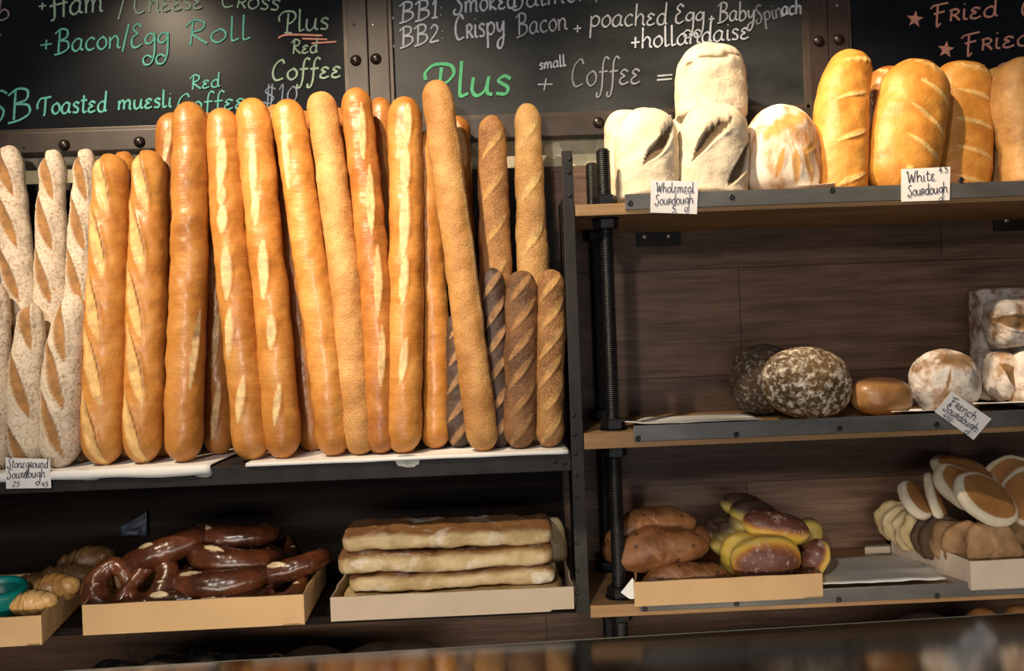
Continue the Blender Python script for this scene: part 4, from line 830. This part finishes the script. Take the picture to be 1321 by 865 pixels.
# ------------------------------------------------------------------ glass display case
gl, gr = P(-60, 869, .918), P(1400, 791, .967)
ZG = (gl.z + gr.z)/2; gd = (gr-gl); gd.z = 0; gd.normalize(); gn = Vector((gd.y, -gd.x, 0))        # gn points to the customer
ga = Vector((gl.x, gl.y, ZG)) - gd*.45; gb = Vector((gr.x, gr.y, ZG)) + gd*.45
case = empty('display_case', (ga+gb)/2 + Vector((0, 0, -ZG)), 'glass topped display case along the bottom of the photo', 'display case')
W = .42
MB().prism([ga, gb, gb + gn*W, ga + gn*W], (0, 0, -.008)).build('top_glass', MAT['glass'], case)
MB().prism([ga - gn*.0032, gb - gn*.0032, gb - gn*.0002, ga - gn*.0002], (0, 0, -.009)).build('glass_edge', MAT['edge'], case)
MB().prism([ga + gn*W, gb + gn*W, gb + gn*(W+.006), ga + gn*(W+.006)], (0, 0, -.5)).build('front_glass', MAT['glass'], case)
dz = Vector((0, 0, -.30))
MB().prism([ga + dz, gb + dz, gb + gn*W + dz, ga + gn*W + dz], (0, 0, -.02)).build('deck', MAT['case'], case)
lo = Vector((0, 0, -ZG+.001))
MB().prism([ga + gn*.02 + lo, gb + gn*.02 + lo, gb + gn*(W-.02) + lo, ga + gn*(W-.02) + lo], (0, 0, ZG-.33)).build('base_cabinet', MAT['case'], case)
labs = ['brown round loaf seen through the case glass, below the raisin loaf tray', 'brown round loaf seen through the case glass, below the yellow buns', 'brown round loaf under glass, below the tray corner near the empty sheet',
        'brown round loaf under glass, left of the pale one below the empty sheet', 'pale brown round loaf under glass below the empty sheet', 'brown round loaf under glass, below the left corner of the muffin tray', 'brown round loaf under glass at the right photo edge', 'reddish brown round loaf under glass below the right muffin tray']
for (px, py, w, m), lab in zip(((880, 838, 84, 'raisin'), (955, 846, 90, 'roll'), (1030, 836, 92, 'raisin'), (1100, 846, 84, 'croiss_shade'), (1172, 836, 88, 'mbrown'), (1240, 842, 84, 'croiss_shade'), (1312, 826, 90, 'mbrown'), (1276, 822, 60, 'raisin')), labs):
    Y = 1.27 if w > 70 else 1.36
    top = P(px, py, Y).z; R = M(w, Y)/2; c = P(px, py, Y)
    bread('brown_loaf', [Vector((c.x, Y, EYE+ZN+.001)), Vector((c.x, Y, top))], R, R*.9, m, (), capa=.03, capb=.075, label=lab, cat='loaf', group='round loaves on the bench under the glass', na=48, ns=8, lump=.005)
# ------------------------------------------------------------------ light
def spot(name, loc, tgt, power, size, blend, rad, col):
    l = bpy.data.lights.new(name, 'SPOT'); l.energy = power; l.spot_size = math.radians(size); l.spot_blend = blend; l.shadow_soft_size = rad; l.color = col
    o = bpy.data.objects.new(name, l); COL.objects.link(o); o.location = loc
    o.rotation_euler = (Vector(tgt) - Vector(loc)).to_track_quat('-Z', 'Y').to_euler()
WARM = (1.0, .80, .56)
spot('ceiling_spot', (-1.2, .40, EYE+1.34), P(210, 260, 1.45), 190, 38, .9, .03, WARM)
spot('ceiling_spot', (-.60, .45, EYE+1.40), P(540, 240, 1.45), 190, 34, .9, .03, WARM)
spot('ceiling_spot', (-.40, .92, EYE+1.28), P(930, 140, 1.45), 215, 32, .8, .03, WARM)
spot('ceiling_spot', (.0, .75, EYE+1.34), P(1150, 150, 1.45), 110, 26, .8, .03, (1, .74, .46))
l = bpy.data.lights.new('shop_lamp', 'POINT'); l.energy = 44; l.shadow_soft_size = .05; l.color = (1, .90, .80)
o = bpy.data.objects.new('shop_lamp', l); COL.objects.link(o); o.location = (-.42, -.35, EYE+.55)
l = bpy.data.lights.new('shopfront_daylight', 'AREA'); l.energy = 18; l.shape = 'RECTANGLE'; l.size = 1.5; l.size_y = .8; l.color = (.98, .97, .96)
o = bpy.data.objects.new('shopfront_daylight', l); COL.objects.link(o); o.location = (-.2, -2.4, EYE-.35); o.rotation_euler = (PI/2, 0, 0)
l = bpy.data.lights.new('added_fill_strip', 'AREA'); l.energy = 7; l.shape = 'RECTANGLE'; l.size = 2.2; l.size_y = .03; l.color = (1, .86, .70)  # unseen strip added in the case to brighten back wall and tray fronts
o = bpy.data.objects.new('added_fill_strip', l); COL.objects.link(o); o.location = (.0, .60, EYE-.43); o.rotation_euler = (PI/2-.08, 0, 0)
w = bpy.data.worlds.new('world'); S.world = w; w.use_nodes = True
w.node_tree.nodes['Background'].inputs[0].default_value = (.80, .86, 1.0, 1); w.node_tree.nodes['Background'].inputs[1].default_value = .045
S.view_settings.view_transform = 'Standard'; S.view_settings.look = 'None'; S.view_settings.exposure = 0; S.view_settings.gamma = 1; S.view_settings.use_curve_mapping = False
